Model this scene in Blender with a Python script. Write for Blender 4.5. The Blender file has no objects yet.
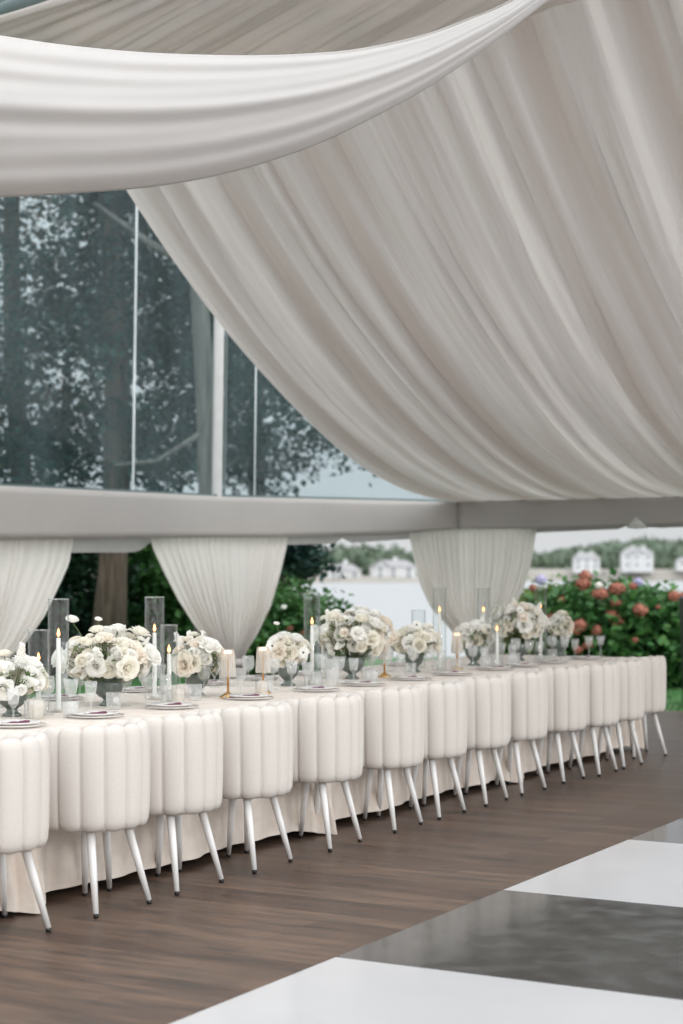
import bpy, math, random
from mathutils import Vector, Matrix
rnd = random.Random(7)
S = bpy.context.scene
COL = S.collection
PI = math.pi
sin, cos = math.sin, math.cos

# ---------------------------------------------------------------- camera numbers
F = 1700.0; H = 1.40; YH = 577.0; CX = 341.5
RX, RY = 941 / math.hypot(941, F), F / math.hypot(941, F)      # direction of the table row
NX, NY = -RY, RX                                               # across the table, away from the dance floor
ROT = math.atan2(RY, RX)

def W(rho, n, z=0.0):
    return Vector((RX * rho + NX * n, RY * rho + NY * n, z))
def at(px, py, Y):
    return Vector(((px - CX) / F * Y, Y, H + (YH - py) / F * Y))
def row_at(px, n):
    k = (px - CX) / F
    return (k * NY * n - NX * n) / (RX - k * RY)

# ---------------------------------------------------------------- materials
MATS = {}
def newmat(name):
    m = bpy.data.materials.new(name); m.use_nodes = True
    nt = m.node_tree; nt.nodes.clear()
    out = nt.nodes.new('ShaderNodeOutputMaterial')
    MATS[name] = m
    return m, nt, out
def N_(nt, t, **kw):
    n = nt.nodes.new(t)
    for k, v in kw.items():
        if k in n.inputs.keys(): n.inputs[k].default_value = v
        else: setattr(n, k, v)
    return n
def c4(c): return (c[0], c[1], c[2], 1.0)
def noise_color(nt, c1, c2, scale, detail=4, lo=.35, hi=.65, stretch=None, coord='Object'):
    tc = N_(nt, 'ShaderNodeTexCoord')
    src = tc.outputs[coord]
    if stretch:
        mp = N_(nt, 'ShaderNodeMapping'); mp.inputs['Scale'].default_value = stretch[:3]
        if len(stretch) > 3: mp.inputs['Rotation'].default_value[2] = stretch[3]
        nt.links.new(src, mp.inputs[0]); src = mp.outputs[0]
    nz = N_(nt, 'ShaderNodeTexNoise'); nz.inputs['Scale'].default_value = scale; nz.inputs['Detail'].default_value = detail
    nt.links.new(src, nz.inputs['Vector'])
    r = N_(nt, 'ShaderNodeValToRGB')
    r.color_ramp.elements[0].position = lo; r.color_ramp.elements[0].color = c4(c1)
    r.color_ramp.elements[1].position = hi; r.color_ramp.elements[1].color = c4(c2)
    nt.links.new(nz.outputs['Fac'], r.inputs[0])
    return r.outputs[0], nz, src
def pmat(name, c1, c2=None, rough=.6, metal=0, scale=8, bump=0, bscale=60, spec=.5, sheen=0, stretch=None, emis=None, estr=0, lo=.35, hi=.65, coat=0):
    m, nt, out = newmat(name)
    b = N_(nt, 'ShaderNodeBsdfPrincipled')
    b.inputs['Roughness'].default_value = rough; b.inputs['Metallic'].default_value = metal
    b.inputs['Specular IOR Level'].default_value = spec
    b.inputs['Sheen Weight'].default_value = sheen
    b.inputs['Coat Weight'].default_value = coat
    col, nz, src = noise_color(nt, c1, c2 or tuple(x * .93 for x in c1), scale, stretch=stretch, lo=lo, hi=hi)
    nt.links.new(col, b.inputs['Base Color'])
    if emis:
        b.inputs['Emission Color'].default_value = c4(emis); b.inputs['Emission Strength'].default_value = estr
    if bump:
        n2 = N_(nt, 'ShaderNodeTexNoise'); n2.inputs['Scale'].default_value = bscale; n2.inputs['Detail'].default_value = 3
        nt.links.new(src, n2.inputs['Vector'])
        bp = N_(nt, 'ShaderNodeBump'); bp.inputs['Strength'].default_value = bump; bp.inputs['Distance'].default_value = .01
        nt.links.new(n2.outputs['Fac'], bp.inputs['Height']); nt.links.new(bp.outputs[0], b.inputs['Normal'])
    nt.links.new(b.outputs[0], out.inputs[0])
    return m
def sheer(name, c1, c2, trans=.45, clear=0.0, scale=3, rough=.9, stretch=None):
    m, nt, out = newmat(name)
    col, nz, src = noise_color(nt, c1, c2, scale, stretch=stretch)
    d = N_(nt, 'ShaderNodeBsdfDiffuse'); t = N_(nt, 'ShaderNodeBsdfTranslucent')
    nt.links.new(col, d.inputs[0]); nt.links.new(col, t.inputs[0])
    mx = N_(nt, 'ShaderNodeMixShader'); mx.inputs[0].default_value = trans
    nt.links.new(d.outputs[0], mx.inputs[1]); nt.links.new(t.outputs[0], mx.inputs[2])
    last = mx
    if clear > 0:
        tr = N_(nt, 'ShaderNodeBsdfTransparent')
        m2 = N_(nt, 'ShaderNodeMixShader'); m2.inputs[0].default_value = clear
        nt.links.new(mx.outputs[0], m2.inputs[1]); nt.links.new(tr.outputs[0], m2.inputs[2]); last = m2
    nt.links.new(last.outputs[0], out.inputs[0])
    return m
def glass(name, tint, refl=.10, haze=0.0, rough=.02, hazecol=(.9, .92, .93), blend=.25, hscale=3):
    m, nt, out = newmat(name)
    tr = N_(nt, 'ShaderNodeBsdfTransparent'); tr.inputs[0].default_value = c4(tint)
    gl = N_(nt, 'ShaderNodeBsdfGlossy'); gl.inputs['Roughness'].default_value = rough
    lw = N_(nt, 'ShaderNodeLayerWeight'); lw.inputs[0].default_value = blend
    lw.inputs[0].default_value = .5
    pw = N_(nt, 'ShaderNodeMath', operation='POWER'); pw.inputs[1].default_value = 4.0
    nt.links.new(lw.outputs['Facing'], pw.inputs[0])
    ma = N_(nt, 'ShaderNodeMath', operation='MULTIPLY_ADD'); ma.inputs[1].default_value = blend; ma.inputs[2].default_value = refl
    nt.links.new(pw.outputs[0], ma.inputs[0]); ma.use_clamp = True
    mx = N_(nt, 'ShaderNodeMixShader'); nt.links.new(ma.outputs[0], mx.inputs[0])
    nt.links.new(tr.outputs[0], mx.inputs[1]); nt.links.new(gl.outputs[0], mx.inputs[2])
    last = mx
    if haze > 0:
        col, nz, src = noise_color(nt, (haze * .5,) * 3, (haze * 1.6,) * 3, hscale, detail=6, stretch=(1, 1, .15))
        dt = N_(nt, 'ShaderNodeBsdfTranslucent'); dt.inputs[0].default_value = c4(hazecol)
        dd = N_(nt, 'ShaderNodeBsdfDiffuse'); dd.inputs[0].default_value = c4(hazecol)
        df = N_(nt, 'ShaderNodeMixShader'); df.inputs[0].default_value = .5
        nt.links.new(dt.outputs[0], df.inputs[1]); nt.links.new(dd.outputs[0], df.inputs[2])
        m2 = N_(nt, 'ShaderNodeMixShader'); nt.links.new(col, m2.inputs[0])
        nt.links.new(mx.outputs[0], m2.inputs[1]); nt.links.new(df.outputs[0], m2.inputs[2]); last = m2
    nt.links.new(last.outputs[0], out.inputs[0])
    return m
def leafmat(name, c1, c2, scale=1.2, trans=.3, rough=.5, c3=None):
    m, nt, out = newmat(name)
    tc = N_(nt, 'ShaderNodeTexCoord')
    nz = N_(nt, 'ShaderNodeTexNoise'); nz.inputs['Scale'].default_value = scale; nz.inputs['Detail'].default_value = 6
    nt.links.new(tc.outputs['Object'], nz.inputs['Vector'])
    r = N_(nt, 'ShaderNodeValToRGB')
    r.color_ramp.elements[0].position = .36; r.color_ramp.elements[0].color = c4(c1)
    r.color_ramp.elements[1].position = .6; r.color_ramp.elements[1].color = c4(c2)
    if c3:
        e = r.color_ramp.elements.new(.68); e.color = c4(c3)
    nt.links.new(nz.outputs['Fac'], r.inputs[0])
    b = N_(nt, 'ShaderNodeBsdfPrincipled'); b.inputs['Roughness'].default_value = rough
    b.inputs['Specular IOR Level'].default_value = .3
    nt.links.new(r.outputs[0], b.inputs['Base Color'])
    t = N_(nt, 'ShaderNodeBsdfTranslucent'); nt.links.new(r.outputs[0], t.inputs[0])
    mx = N_(nt, 'ShaderNodeMixShader'); mx.inputs[0].default_value = trans
    nt.links.new(b.outputs[0], mx.inputs[1]); nt.links.new(t.outputs[0], mx.inputs[2])
    nt.links.new(mx.outputs[0], out.inputs[0])
    return m

M_liner = sheer('liner_chiffon', (.74, .70, .665), (.71, .695, .67), trans=.42, scale=1.5)
def liner_mat():
    m, nt, out = newmat('liner_chiffon_panels')
    tc = N_(nt, 'ShaderNodeTexCoord')
    m1 = N_(nt, 'ShaderNodeMapping'); m1.inputs['Rotation'].default_value[2] = PI / 2 - ROT
    nt.links.new(tc.outputs['Object'], m1.inputs[0])
    m2 = N_(nt, 'ShaderNodeMapping'); m2.inputs['Scale'].default_value = (1, .03, .02); nt.links.new(m1.outputs[0], m2.inputs[0])
    nz = N_(nt, 'ShaderNodeTexNoise'); nz.inputs['Scale'].default_value = 3.8; nz.inputs['Detail'].default_value = 3; nz.inputs['Roughness'].default_value = .6
    nt.links.new(m2.outputs[0], nz.inputs['Vector'])
    r = N_(nt, 'ShaderNodeValToRGB'); r.color_ramp.elements[0].position = .36; r.color_ramp.elements[0].color = (.73, .685, .655, 1)
    r.color_ramp.elements[1].position = .64; r.color_ramp.elements[1].color = (.82, .795, .775, 1)
    e = r.color_ramp.elements.new(.5); e.color = (.75, .725, .705, 1)
    nt.links.new(nz.outputs['Fac'], r.inputs[0])
    d = N_(nt, 'ShaderNodeBsdfDiffuse'); t = N_(nt, 'ShaderNodeBsdfTranslucent')
    nt.links.new(r.outputs[0], d.inputs[0]); nt.links.new(r.outputs[0], t.inputs[0])
    r2 = N_(nt, 'ShaderNodeMapRange'); r2.inputs['From Min'].default_value = .35; r2.inputs['From Max'].default_value = .65; r2.inputs['To Min'].default_value = .38; r2.inputs['To Max'].default_value = .56
    nt.links.new(nz.outputs['Fac'], r2.inputs['Value'])
    mx = N_(nt, 'ShaderNodeMixShader'); nt.links.new(r2.outputs[0], mx.inputs[0])
    nt.links.new(d.outputs[0], mx.inputs[1]); nt.links.new(t.outputs[0], mx.inputs[2]); nt.links.new(mx.outputs[0], out.inputs[0])
    return m
M_liner = liner_mat()
M_upper = sheer('upper_chiffon', (.74, .70, .67), (.70, .67, .645), trans=.45, scale=1)
M_swag = sheer('swag_chiffon', (.77, .75, .735), (.75, .735, .725), trans=.45, scale=2)
M_curtain = sheer('curtain_voile', (.93, .90, .88), (.91, .885, .865), trans=.5, clear=.08, scale=2)
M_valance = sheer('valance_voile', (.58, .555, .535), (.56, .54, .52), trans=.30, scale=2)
M_flap = pmat('white_tent_vinyl', (.55, .55, .54), rough=.4)
M_window = glass('clear_tent_vinyl', (.86, .92, .935), refl=.010, haze=.030, rough=.03, blend=.3, hazecol=(.62, .78, .86))
M_frame = pmat('white_aluminium', (.62, .63, .62), rough=.35)
M_seal = pmat('grey_green_seal', (.12, .16, .16), rough=.4)
M_boucle = pmat('cream_boucle', (.64, .60, .56), (.62, .58, .54), rough=.95, scale=90, bump=.12, bscale=260, sheen=.1, spec=.1)
M_leg = pmat('white_powder_coat', (.80, .79, .78), rough=.35)
M_black = pmat('black_rubber', (.012, .012, .012), rough=.5)
M_cloth = pmat('ivory_crushed_velvet', (.72, .65, .585), (.62, .54, .47), rough=.55, scale=9, bump=.2, bscale=14, sheen=.2, spec=.2)
M_glass = glass('clear_glass', (.975, .985, .985), refl=.03, rough=.01, blend=.6)
M_crystal = glass('cut_crystal', (.985, .99, .99), refl=.05, rough=.05, haze=.14, hazecol=(1, 1, 1), blend=.6, hscale=40)
M_frost = glass('frosted_cup_glass', (.96, .95, .94), refl=.06, haze=.26, rough=.2, hazecol=(.95, .93, .88), hscale=20, blend=.5)
M_bowl = pmat('smoky_green_glass', (.17, .20, .18), (.11, .135, .12), rough=.12, metal=.25, scale=22)
M_candle = pmat('white_wax', (.86, .84, .80), rough=.4)
M_candle.node_tree.nodes
M_wick = pmat('black_wick', (.02, .02, .02))
M_flame = pmat('candle_flame', (1, .5, .2), emis=(1, .42, .14), estr=5)
M_glow = pmat('warm_lamp_bulb', (1, .8, .6), emis=(1, .62, .42), estr=2.6)
M_brass = pmat('brushed_brass', (.72, .47, .20), (.62, .40, .17), rough=.25, metal=1)
M_china = pmat('white_china', (.80, .78, .76), rough=.15)
M_silver = pmat('silver_rim', (.74, .70, .68), rough=.3, metal=.6)
M_plum = pmat('plum_linen', (.16, .035, .08), (.11, .03, .06), rough=.8, scale=60)
M_petal = sheer('cream_petals', (.98, .96, .90), (.97, .945, .87), trans=.48, scale=14)
M_petalw = sheer('white_petals', (.99, .985, .96), (.98, .97, .94), trans=.48, scale=14)
M_blush = sheer('blush_petals', (.98, .94, .88), (.97, .91, .83), trans=.48, scale=14)
M_dark = pmat('anemone_centre', (.02, .012, .03), rough=.8)
M_green = leafmat('bouquet_leaf', (.10, .17, .06), (.22, .27, .12), scale=20)
M_grass = leafmat('lawn_grass', (.05, .15, .05), (.085, .21, .07), scale=3, trans=.1)
M_hyd = leafmat('hydrangea_leaf', (.04, .13, .045), (.10, .24, .07), scale=5, trans=.25, c3=(.15, .25, .07))
M_hyd2 = leafmat('pale_shrub_leaf', (.09, .19, .05), (.24, .34, .10), scale=5, trans=.3)
M_oak = leafmat('dark_tree_leaf', (.016, .040, .040), (.03, .07, .058), scale=1.5, trans=.2, c3=(.06, .11, .07))
M_rust = leafmat('autumn_tree_leaf', (.04, .065, .05), (.10, .09, .055), scale=1.3, trans=.25, c3=(.26, .13, .06))
M_hedge = leafmat('dark_hedge_leaf', (.012, .035, .022), (.025, .06, .03), scale=2, trans=.15)
M_bush = leafmat('green_bush_leaf', (.035, .11, .035), (.09, .22, .06), scale=3, trans=.25, c3=(.16, .26, .08))
M_bark = pmat('brown_bark', (.055, .038, .028), (.13, .095, .072), rough=.95, scale=3, stretch=(6, 6, .6), bump=.8, bscale=9)
M_bark2 = pmat('grey_bark', (.11, .10, .092), (.18, .165, .15), rough=.95, scale=3, stretch=(6, 6, .6), bump=.8, bscale=9)
M_redbloom = pmat('rust_red_florets', (.34, .10, .07), (.46, .20, .14), rough=.9, scale=30, lo=.4, hi=.6)
M_purplebloom = pmat('lilac_florets', (.42, .38, .62), (.55, .52, .72), rough=.9, scale=30)
M_paintwhite = pmat('white_house_paint', (.62, .62, .62), rough=.8)
M_roof = pmat('grey_house_roof', (.36, .36, .37), rough=.9)
M_pane = pmat('dark_house_pane', (.22, .25, .28), rough=.2)
M_sand = pmat('pale_sea_wall', (.36, .34, .31), (.29, .275, .25), rough=.9, scale=.05)
M_fartree = leafmat('far_tree_leaf_hazed', (.10, .15, .11), (.19, .24, .16), scale=.12, trans=.1, c3=(.30, .27, .17))  # leaf colour lightened to paint in the aerial haze of distance
M_hill = pmat('far_wooded_hill', (.13, .18, .15), (.18, .22, .18), rough=1, scale=.03)

def floor_mat():
    m, nt, out = newmat('stained_wood_planks')
    tc = N_(nt, 'ShaderNodeTexCoord')
    mp = N_(nt, 'ShaderNodeMapping'); mp.inputs['Rotation'].default_value[2] = -(ROT - PI / 2)
    nt.links.new(tc.outputs['Object'], mp.inputs[0])
    # planks run along the mapped x axis (across the table row)
    br = N_(nt, 'ShaderNodeTexBrick'); br.offset = .43; br.squash = 1
    br.inputs['Scale'].default_value = 1.0; br.inputs['Brick Width'].default_value = 2.4; br.inputs['Row Height'].default_value = .14
    br.inputs['Mortar Size'].default_value = .003; br.inputs['Bias'].default_value = -.1
    br.inputs['Color1'].default_value = (.062, .045, .036, 1); br.inputs['Color2'].default_value = (.105, .079, .062, 1); br.inputs['Mortar'].default_value = (.05, .035, .028, 1)
    nt.links.new(mp.outputs[0], br.inputs['Vector'])
    mp2 = N_(nt, 'ShaderNodeMapping'); mp2.inputs['Scale'].default_value = (1.6, 11, 1)
    nt.links.new(mp.outputs[0], mp2.inputs[0])
    nz = N_(nt, 'ShaderNodeTexNoise'); nz.inputs['Scale'].default_value = 1.4; nz.inputs['Detail'].default_value = 8; nz.inputs['Roughness'].default_value = .65
    nt.links.new(mp2.outputs[0], nz.inputs['Vector'])
    rp = N_(nt, 'ShaderNodeValToRGB'); rp.color_ramp.elements[0].position = .3; rp.color_ramp.elements[0].color = (.35, .38, .42, 1)
    rp.color_ramp.elements[1].position = .72; rp.color_ramp.elements[1].color = (2.1, 1.75, 1.5, 1)
    nt.links.new(nz.outputs['Fac'], rp.inputs[0])
    mu = N_(nt, 'ShaderNodeMix', data_type='RGBA', blend_type='MULTIPLY'); mu.inputs[0].default_value = 1
    nt.links.new(br.outputs['Color'], mu.inputs[6]); nt.links.new(rp.outputs[0], mu.inputs[7])
    b = N_(nt, 'ShaderNodeBsdfPrincipled'); nt.links.new(mu.outputs[2], b.inputs['Base Color'])
    b.inputs['Specular IOR Level'].default_value = .5
    r2 = N_(nt, 'ShaderNodeValToRGB'); r2.color_ramp.elements[0].color = (.30,) * 3 + (1,); r2.color_ramp.elements[1].color = (.52,) * 3 + (1,)
    nt.links.new(nz.outputs['Fac'], r2.inputs[0]); nt.links.new(r2.outputs[0], b.inputs['Roughness'])
    bp = N_(nt, 'ShaderNodeBump'); bp.inputs['Strength'].default_value = .12; bp.inputs['Distance'].default_value = .01
    nt.links.new(br.outputs['Fac'], bp.inputs['Height']); bp.invert = True
    nt.links.new(bp.outputs[0], b.inputs['Normal'])
    nt.links.new(b.outputs[0], out.inputs[0])
    return m
M_floor = floor_mat()
M_dwhite = pmat('white_gloss_vinyl', (.52, .52, .535), rough=.16, spec=.5, scale=1)
def dblack():
    m, nt, out = newmat('black_gloss_vinyl')
    col, nz, src = noise_color(nt, (.012, .013, .014), (.05, .052, .053), 5, detail=8, stretch=(1.5, 1.5, 1), lo=.42, hi=.7)
    b = N_(nt, 'ShaderNodeBsdfPrincipled'); nt.links.new(col, b.inputs['Base Color'])
    b.inputs['Specular IOR Level'].default_value = .7
    r2 = N_(nt, 'ShaderNodeValToRGB'); r2.color_ramp.elements[0].color = (.04,) * 3 + (1,); r2.color_ramp.elements[1].color = (.20,) * 3 + (1,)
    nt.links.new(nz.outputs['Fac'], r2.inputs[0]); nt.links.new(r2.outputs[0], b.inputs['Roughness'])
    nt.links.new(b.outputs[0], out.inputs[0]); return m
M_dblack = dblack()
def water_mat():
    m, nt, out = newmat('bay_water')
    b = N_(nt, 'ShaderNodeBsdfPrincipled'); b.inputs['Base Color'].default_value = (.40, .42, .44, 1)  # pale grey base paints in the white sky reflection on the water
    b.inputs['Roughness'].default_value = .35
    tc = N_(nt, 'ShaderNodeTexCoord'); mp = N_(nt, 'ShaderNodeMapping'); mp.inputs['Scale'].default_value = (.6, .25, 1)
    nz = N_(nt, 'ShaderNodeTexNoise'); nz.inputs['Scale'].default_value = 1.5; nz.inputs['Detail'].default_value = 5
    nt.links.new(tc.outputs['Object'], mp.inputs[0]); nt.links.new(mp.outputs[0], nz.inputs['Vector'])
    bp = N_(nt, 'ShaderNodeBump'); bp.inputs['Strength'].default_value = .3; bp.inputs['Distance'].default_value = .1
    nt.links.new(nz.outputs['Fac'], bp.inputs['Height']); nt.links.new(bp.outputs[0], b.inputs['Normal'])
    nt.links.new(b.outputs[0], out.inputs[0]); return m
M_water = water_mat()

# ---------------------------------------------------------------- mesh builder
class MB:
    def __init__(s): s.v = []; s.f = []
    def add(s, vs, fs, mat=None):
        o = len(s.v)
        s.v += [tuple(mat @ Vector(p)) if mat else tuple(p) for p in vs]
        s.f += [tuple(i + o for i in f) for f in fs]
        return s
    def grid(s, nu, nv, fn, close_u=False, close_v=False):
        o = len(s.v)
        for i in range(nu):
            for j in range(nv): s.v.append(tuple(fn(i, j)))
        for i in range(nu if close_u else nu - 1):
            for j in range(nv if close_v else nv - 1):
                a = i * nv + j; b = ((i + 1) % nu) * nv + j; c = ((i + 1) % nu) * nv + (j + 1) % nv; d = i * nv + (j + 1) % nv
                s.f.append((o + a, o + b, o + c, o + d))
        return s
    def box(s, a, b, rot=None, loc=None):
        x0, y0, z0 = a; x1, y1, z1 = b
        vs = [(x0, y0, z0), (x1, y0, z0), (x1, y1, z0), (x0, y1, z0), (x0, y0, z1), (x1, y0, z1), (x1, y1, z1), (x0, y1, z1)]
        fs = [(3, 2, 1, 0), (4, 5, 6, 7), (0, 1, 5, 4), (1, 2, 6, 5), (2, 3, 7, 6), (3, 0, 4, 7)]
        m = None
        if rot is not None: m = Matrix.Translation(loc or (0, 0, 0)) @ Matrix.Rotation(rot, 4, 'Z')
        return s.add(vs, fs, m)
    def lathe(s, prof, seg=24, loc=(0, 0, 0), cap=True, scallop=0, ns=0):
        o = len(s.v)
        for (r, z) in prof:
            for k in range(seg):
                t = 2 * PI * k / seg
                rr = r * (1 + (scallop * cos(ns * t) if ns else 0))
                s.v.append((loc[0] + rr * cos(t), loc[1] + rr * sin(t), loc[2] + z))
        for i in range(len(prof) - 1):
            for k in range(seg):
                a = o + i * seg + k; b = o + i * seg + (k + 1) % seg
                s.f.append((a, b, b + seg, a + seg))
        if cap:
            if prof[0][0] > 1e-5: s.f.append(tuple(o + k for k in range(seg - 1, -1, -1)))
            q = o + (len(prof) - 1) * seg
            if prof[-1][0] > 1e-5: s.f.append(tuple(q + k for k in range(seg)))
        return s
    def tube(s, pts, radii, seg=10):
        pts = [Vector(p) for p in pts]; o = len(s.v)
        n = len(pts)
        for i, p in enumerate(pts):
            d = (pts[min(i + 1, n - 1)] - pts[max(i - 1, 0)]).normalized()
            u = d.cross(Vector((0, 0, 1)) if abs(d.z) < .9 else Vector((1, 0, 0))).normalized(); w = d.cross(u)
            r = radii[i] if isinstance(radii, (list, tuple)) else radii
            for k in range(seg):
                t = 2 * PI * k / seg
                s.v.append(tuple(p + (u * cos(t) + w * sin(t)) * r))
        for i in range(n - 1):
            for k in range(seg):
                a = o + i * seg + k; b = o + i * seg + (k + 1) % seg
                s.f.append((a, b, b + seg, a + seg))
        s.f.append(tuple(o + k for k in range(seg - 1, -1, -1))); q = o + (n - 1) * seg
        s.f.append(tuple(q + k for k in range(seg)))
        return s
    def mesh(s, name, mat, smooth=True):
        me = bpy.data.meshes.new(name); me.from_pydata(s.v, [], s.f)
        me.materials.append(mat)
        if smooth: me.polygons.foreach_set('use_smooth', [True] * len(me.polygons))
        me.update(); return me
    def build(s, name, mat, parent=None, smooth=True, loc=None):
        return mk(name, s.mesh(name, mat, smooth), parent, loc)
def mk(name, me, parent=None, loc=None, rz=None):
    o = bpy.data.objects.new(name, me); COL.objects.link(o)
    if parent: o.parent = parent
    if loc is not None: o.location = loc
    if rz is not None: o.rotation_euler[2] = rz
    return o
def tag(o, label=None, cat=None, group=None, kind=None):
    if label: o['label'] = label
    if cat: o['category'] = cat
    if group: o['group'] = group
    if kind: o['kind'] = kind
    return o
def empty(name, loc, rz=0):
    o = bpy.data.objects.new(name, None); COL.objects.link(o); o.empty_display_size = .1
    o.location = loc; o.rotation_euler[2] = rz; return o
def copy_tree(o, parent=None):
    c = o.copy(); COL.objects.link(c)
    if parent: c.parent = parent
    for ch in list(o.children): copy_tree(ch, c)
    return c
def struct(o): o['kind'] = 'structure'; return o
def solid(o, t, off=0):
    m = o.modifiers.new('thickness', 'SOLIDIFY'); m.thickness = t; m.offset = off; return o
ORD = ['first', 'second', 'third', 'fourth', 'fifth', 'sixth', 'seventh', 'eighth', 'ninth', 'tenth', 'eleventh', 'twelfth', 'thirteenth']

# ---------------------------------------------------------------- tent plan
ZT = 2.22
E = Vector((1.29, 18.84, 0))                       # corner of the tent
P1 = Vector((-1.30, 17.53, 0)); P0 = Vector((-3.11, 15.49, 0))
PL = P0 + (P0 - P1) * 1.9
CD = Vector((RY, -RX, 0))                          # along the end wall, to the right
PR = E + CD * 7.0
WALL = [PL, P0, P1, E, PR]
def wall_pt(px, inset=.12):
    k = (px - CX) / F
    best = None
    for a, b in zip(WALL[:-1], WALL[1:]):
        d = (b - a)
        nrm = Vector((d.y, -d.x, 0)).normalized()
        a2 = a + nrm * inset; b2 = b + nrm * inset; d2 = b2 - a2
        den = d2.x - k * d2.y
        if abs(den) < 1e-9: continue
        t = (k * a2.y - a2.x) / den
        lo = -.02 if a is not PL else -9; hi = 1.02 if b is not PR else 9
        if lo <= t <= hi:
            p = a2 + d2 * t
            if p.y > 0: 
                if best is None or p.y < best.y: best = p
    return best
def wall_z(px, py, inset=.12):
    p = wall_pt(px, inset); return Vector((p.x, p.y, H + (YH - py) / F * p.y))

# floor / ground
mb = MB()
deck = [(-14, -3), (16, -3), (16, (17.14 - 16 * RX) / RY), (E.x + .1, E.y + .1), (P1.x, P1.y + .25), (P0.x - .2, P0.y + .2), (PL.x - .2, PL.y + .2), (-14, PL.y - 4)]
n = len(deck)
mb.add([(x, y, 0) for x, y in deck] + [(x, y, -.12) for x, y in deck], [tuple(range(n))] + [(i, i + n, (i + 1) % n + n, (i + 1) % n) for i in range(n)])
struct(mb.build('floor', M_floor, smooth=False))
mb = MB(); mb.add([(-60, 8, -.06), (60, 8, -.06), (60, 31, -.06), (-60, 31, -.06), (60, 34, -1.2), (-60, 34, -1.2)], [(0, 1, 2, 3), (3, 2, 4, 5)])
g = struct(mb.build('ground', M_grass, smooth=False))
# short grass blades near the deck edge
mb = MB()
for i in range(9000):
    rho = rnd.uniform(17.2, 22.5); nn = rnd.uniform(3.5, 7.5); p = W(rho, nn, -.06)
    a = rnd.uniform(0, PI); h = rnd.uniform(.03, .06); dx, dy = cos(a) * .006, sin(a) * .006
    mb.add([(p.x - dx, p.y - dy, p.z), (p.x + dx, p.y + dy, p.z), (p.x + rnd.uniform(-.02, .02), p.y + rnd.uniform(-.02, .02), p.z + h)], [(0, 1, 2)])
tag(mb.build('lawn_grass', M_grass, smooth=False), 'short green lawn grass beyond the deck edge at right', 'grass', kind='stuff')
mb = MB(); mb.add([(-1500, 32, -.8), (2500, 32, -.8), (2500, 2600, -.8), (-1500, 2600, -.8)], [(0, 1, 2, 3)])
tag(mb.build('bay_water', M_water, smooth=False), 'pale calm bay water between the garden and far shore', 'water', kind='stuff')

# dance floor
df = tag(empty('dance_floor', W(5.41, 3.02, 0), ROT), 'glossy black and white checkered dance floor laid over the dark wood deck', 'dance floor')
e = [(-1.62, -.02), (0, 1.535), (1.535, 3.19), (3.19, 4.80)]
for i in range(-1, 4):
    for j in range(3):
        x0 = [-1.62, 0, 1.53, 3.18, 4.82][i] if i >= 0 else -1.62
        xs = [-1.65, 0.0, 1.52, 3.17, 4.80, 6.4]
        x0, x1 = xs[i + 1], xs[i + 2]
        y1, y0 = -j * 1.61, -(j + 1) * 1.61
        wh = (i + j) % 2 == 1
        m = MB(); g_ = .0022; zt = .016; b = .004
        m.add([(x0 + g_, y0 + g_, .0), (x1 - g_, y0 + g_, 0), (x1 - g_, y1 - g_, 0), (x0 + g_, y1 - g_, 0),
               (x0 + g_, y0 + g_, zt - b), (x1 - g_, y0 + g_, zt - b), (x1 - g_, y1 - g_, zt - b), (x0 + g_, y1 - g_, zt - b),
               (x0 + b, y0 + b, zt), (x1 - b, y0 + b, zt), (x1 - b, y1 - b, zt), (x0 + b, y1 - b, zt)],
              [(3, 2, 1, 0), (0, 1, 5, 4), (1, 2, 6, 5), (2, 3, 7, 6), (3, 0, 4, 7), (4, 5, 9, 8), (5, 6, 10, 9), (6, 7, 11, 10), (7, 4, 8, 11), (8, 9, 10, 11)])
        if wh: m.build('white_panel', M_dwhite, df, smooth=False)['label'] = 'glossy white dance floor panel'
        else:
            bp_ = m.build('black_panel', M_dblack, df, smooth=False); bp_['label'] = 'glossy black dance floor panel'

# ---------------------------------------------------------------- roof liner
def folds(length, wmin, wmax, amin, amax, seed):
    """piecewise fold profile: returns f(s)"""
    r = random.Random(seed); cuts = [0.0]; amp = []
    while cuts[-1] < length:
        cuts.append(cuts[-1] + (r.uniform(wmin, wmax) if r.random() < .6 else r.uniform(wmin, wmin * 2))); amp.append(r.uniform(amin, amax))
    def f(s):
        s = max(0, min(s, length - 1e-6))
        import bisect
        i = bisect.bisect_right(cuts, s) - 1; i = min(i, len(amp) - 1)
        u = (s - cuts[i]) / (cuts[i + 1] - cuts[i])
        return amp[i] * (1 - (2 * u - 1) ** 2) ** .55
    return f
def lerp_tab(tab, s):
    if s <= tab[0][0]: return tab[0][1]
    for (a, va), (b, vb) in zip(tab[:-1], tab[1:]):
        if s <= b: return va + (vb - va) * (s - a) / (b - a)
    return tab[-1][1]
TM = [(-.1, 7.0), (2.6, 6.72), (3.6, 6.95), (4.6, 7.6), (8, 8.5)]
fA = folds(8, .12, .40, .06, .15, 3); fB = folds(8, .025, .09, .010, .030, 5)
SL = 7.2; NS = 900; NT = 56
def liner_pt(s, q):
    tm = lerp_tab(TM, s); t = tm * q
    # the folds drift a little along their length
    sd = s + .10 * sin(t * .55 + s * 2.1) * .35 + .03 * sin(t * 1.3 + s * 5)
    f = fA(sd) + fB(sd * 1.03 + .01 * t)
    sag = .0585 * t * t
    gather = .55 + .45 * sin(min(1, q * 1.05) * PI) 
    dz = f * gather * (.9 + .35 * sin(s * 7 + t * .8) )
    ext = .25 * math.exp(-(s / .35) ** 2) * (0)
    z = ZT + .02 + sag - .25 * dz
    p = E + CD * s - Vector((RX, RY, 0)) * (t + .9 * dz * (.35 + .08 * t / tm))
    return Vector((p.x, p.y, z))
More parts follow.
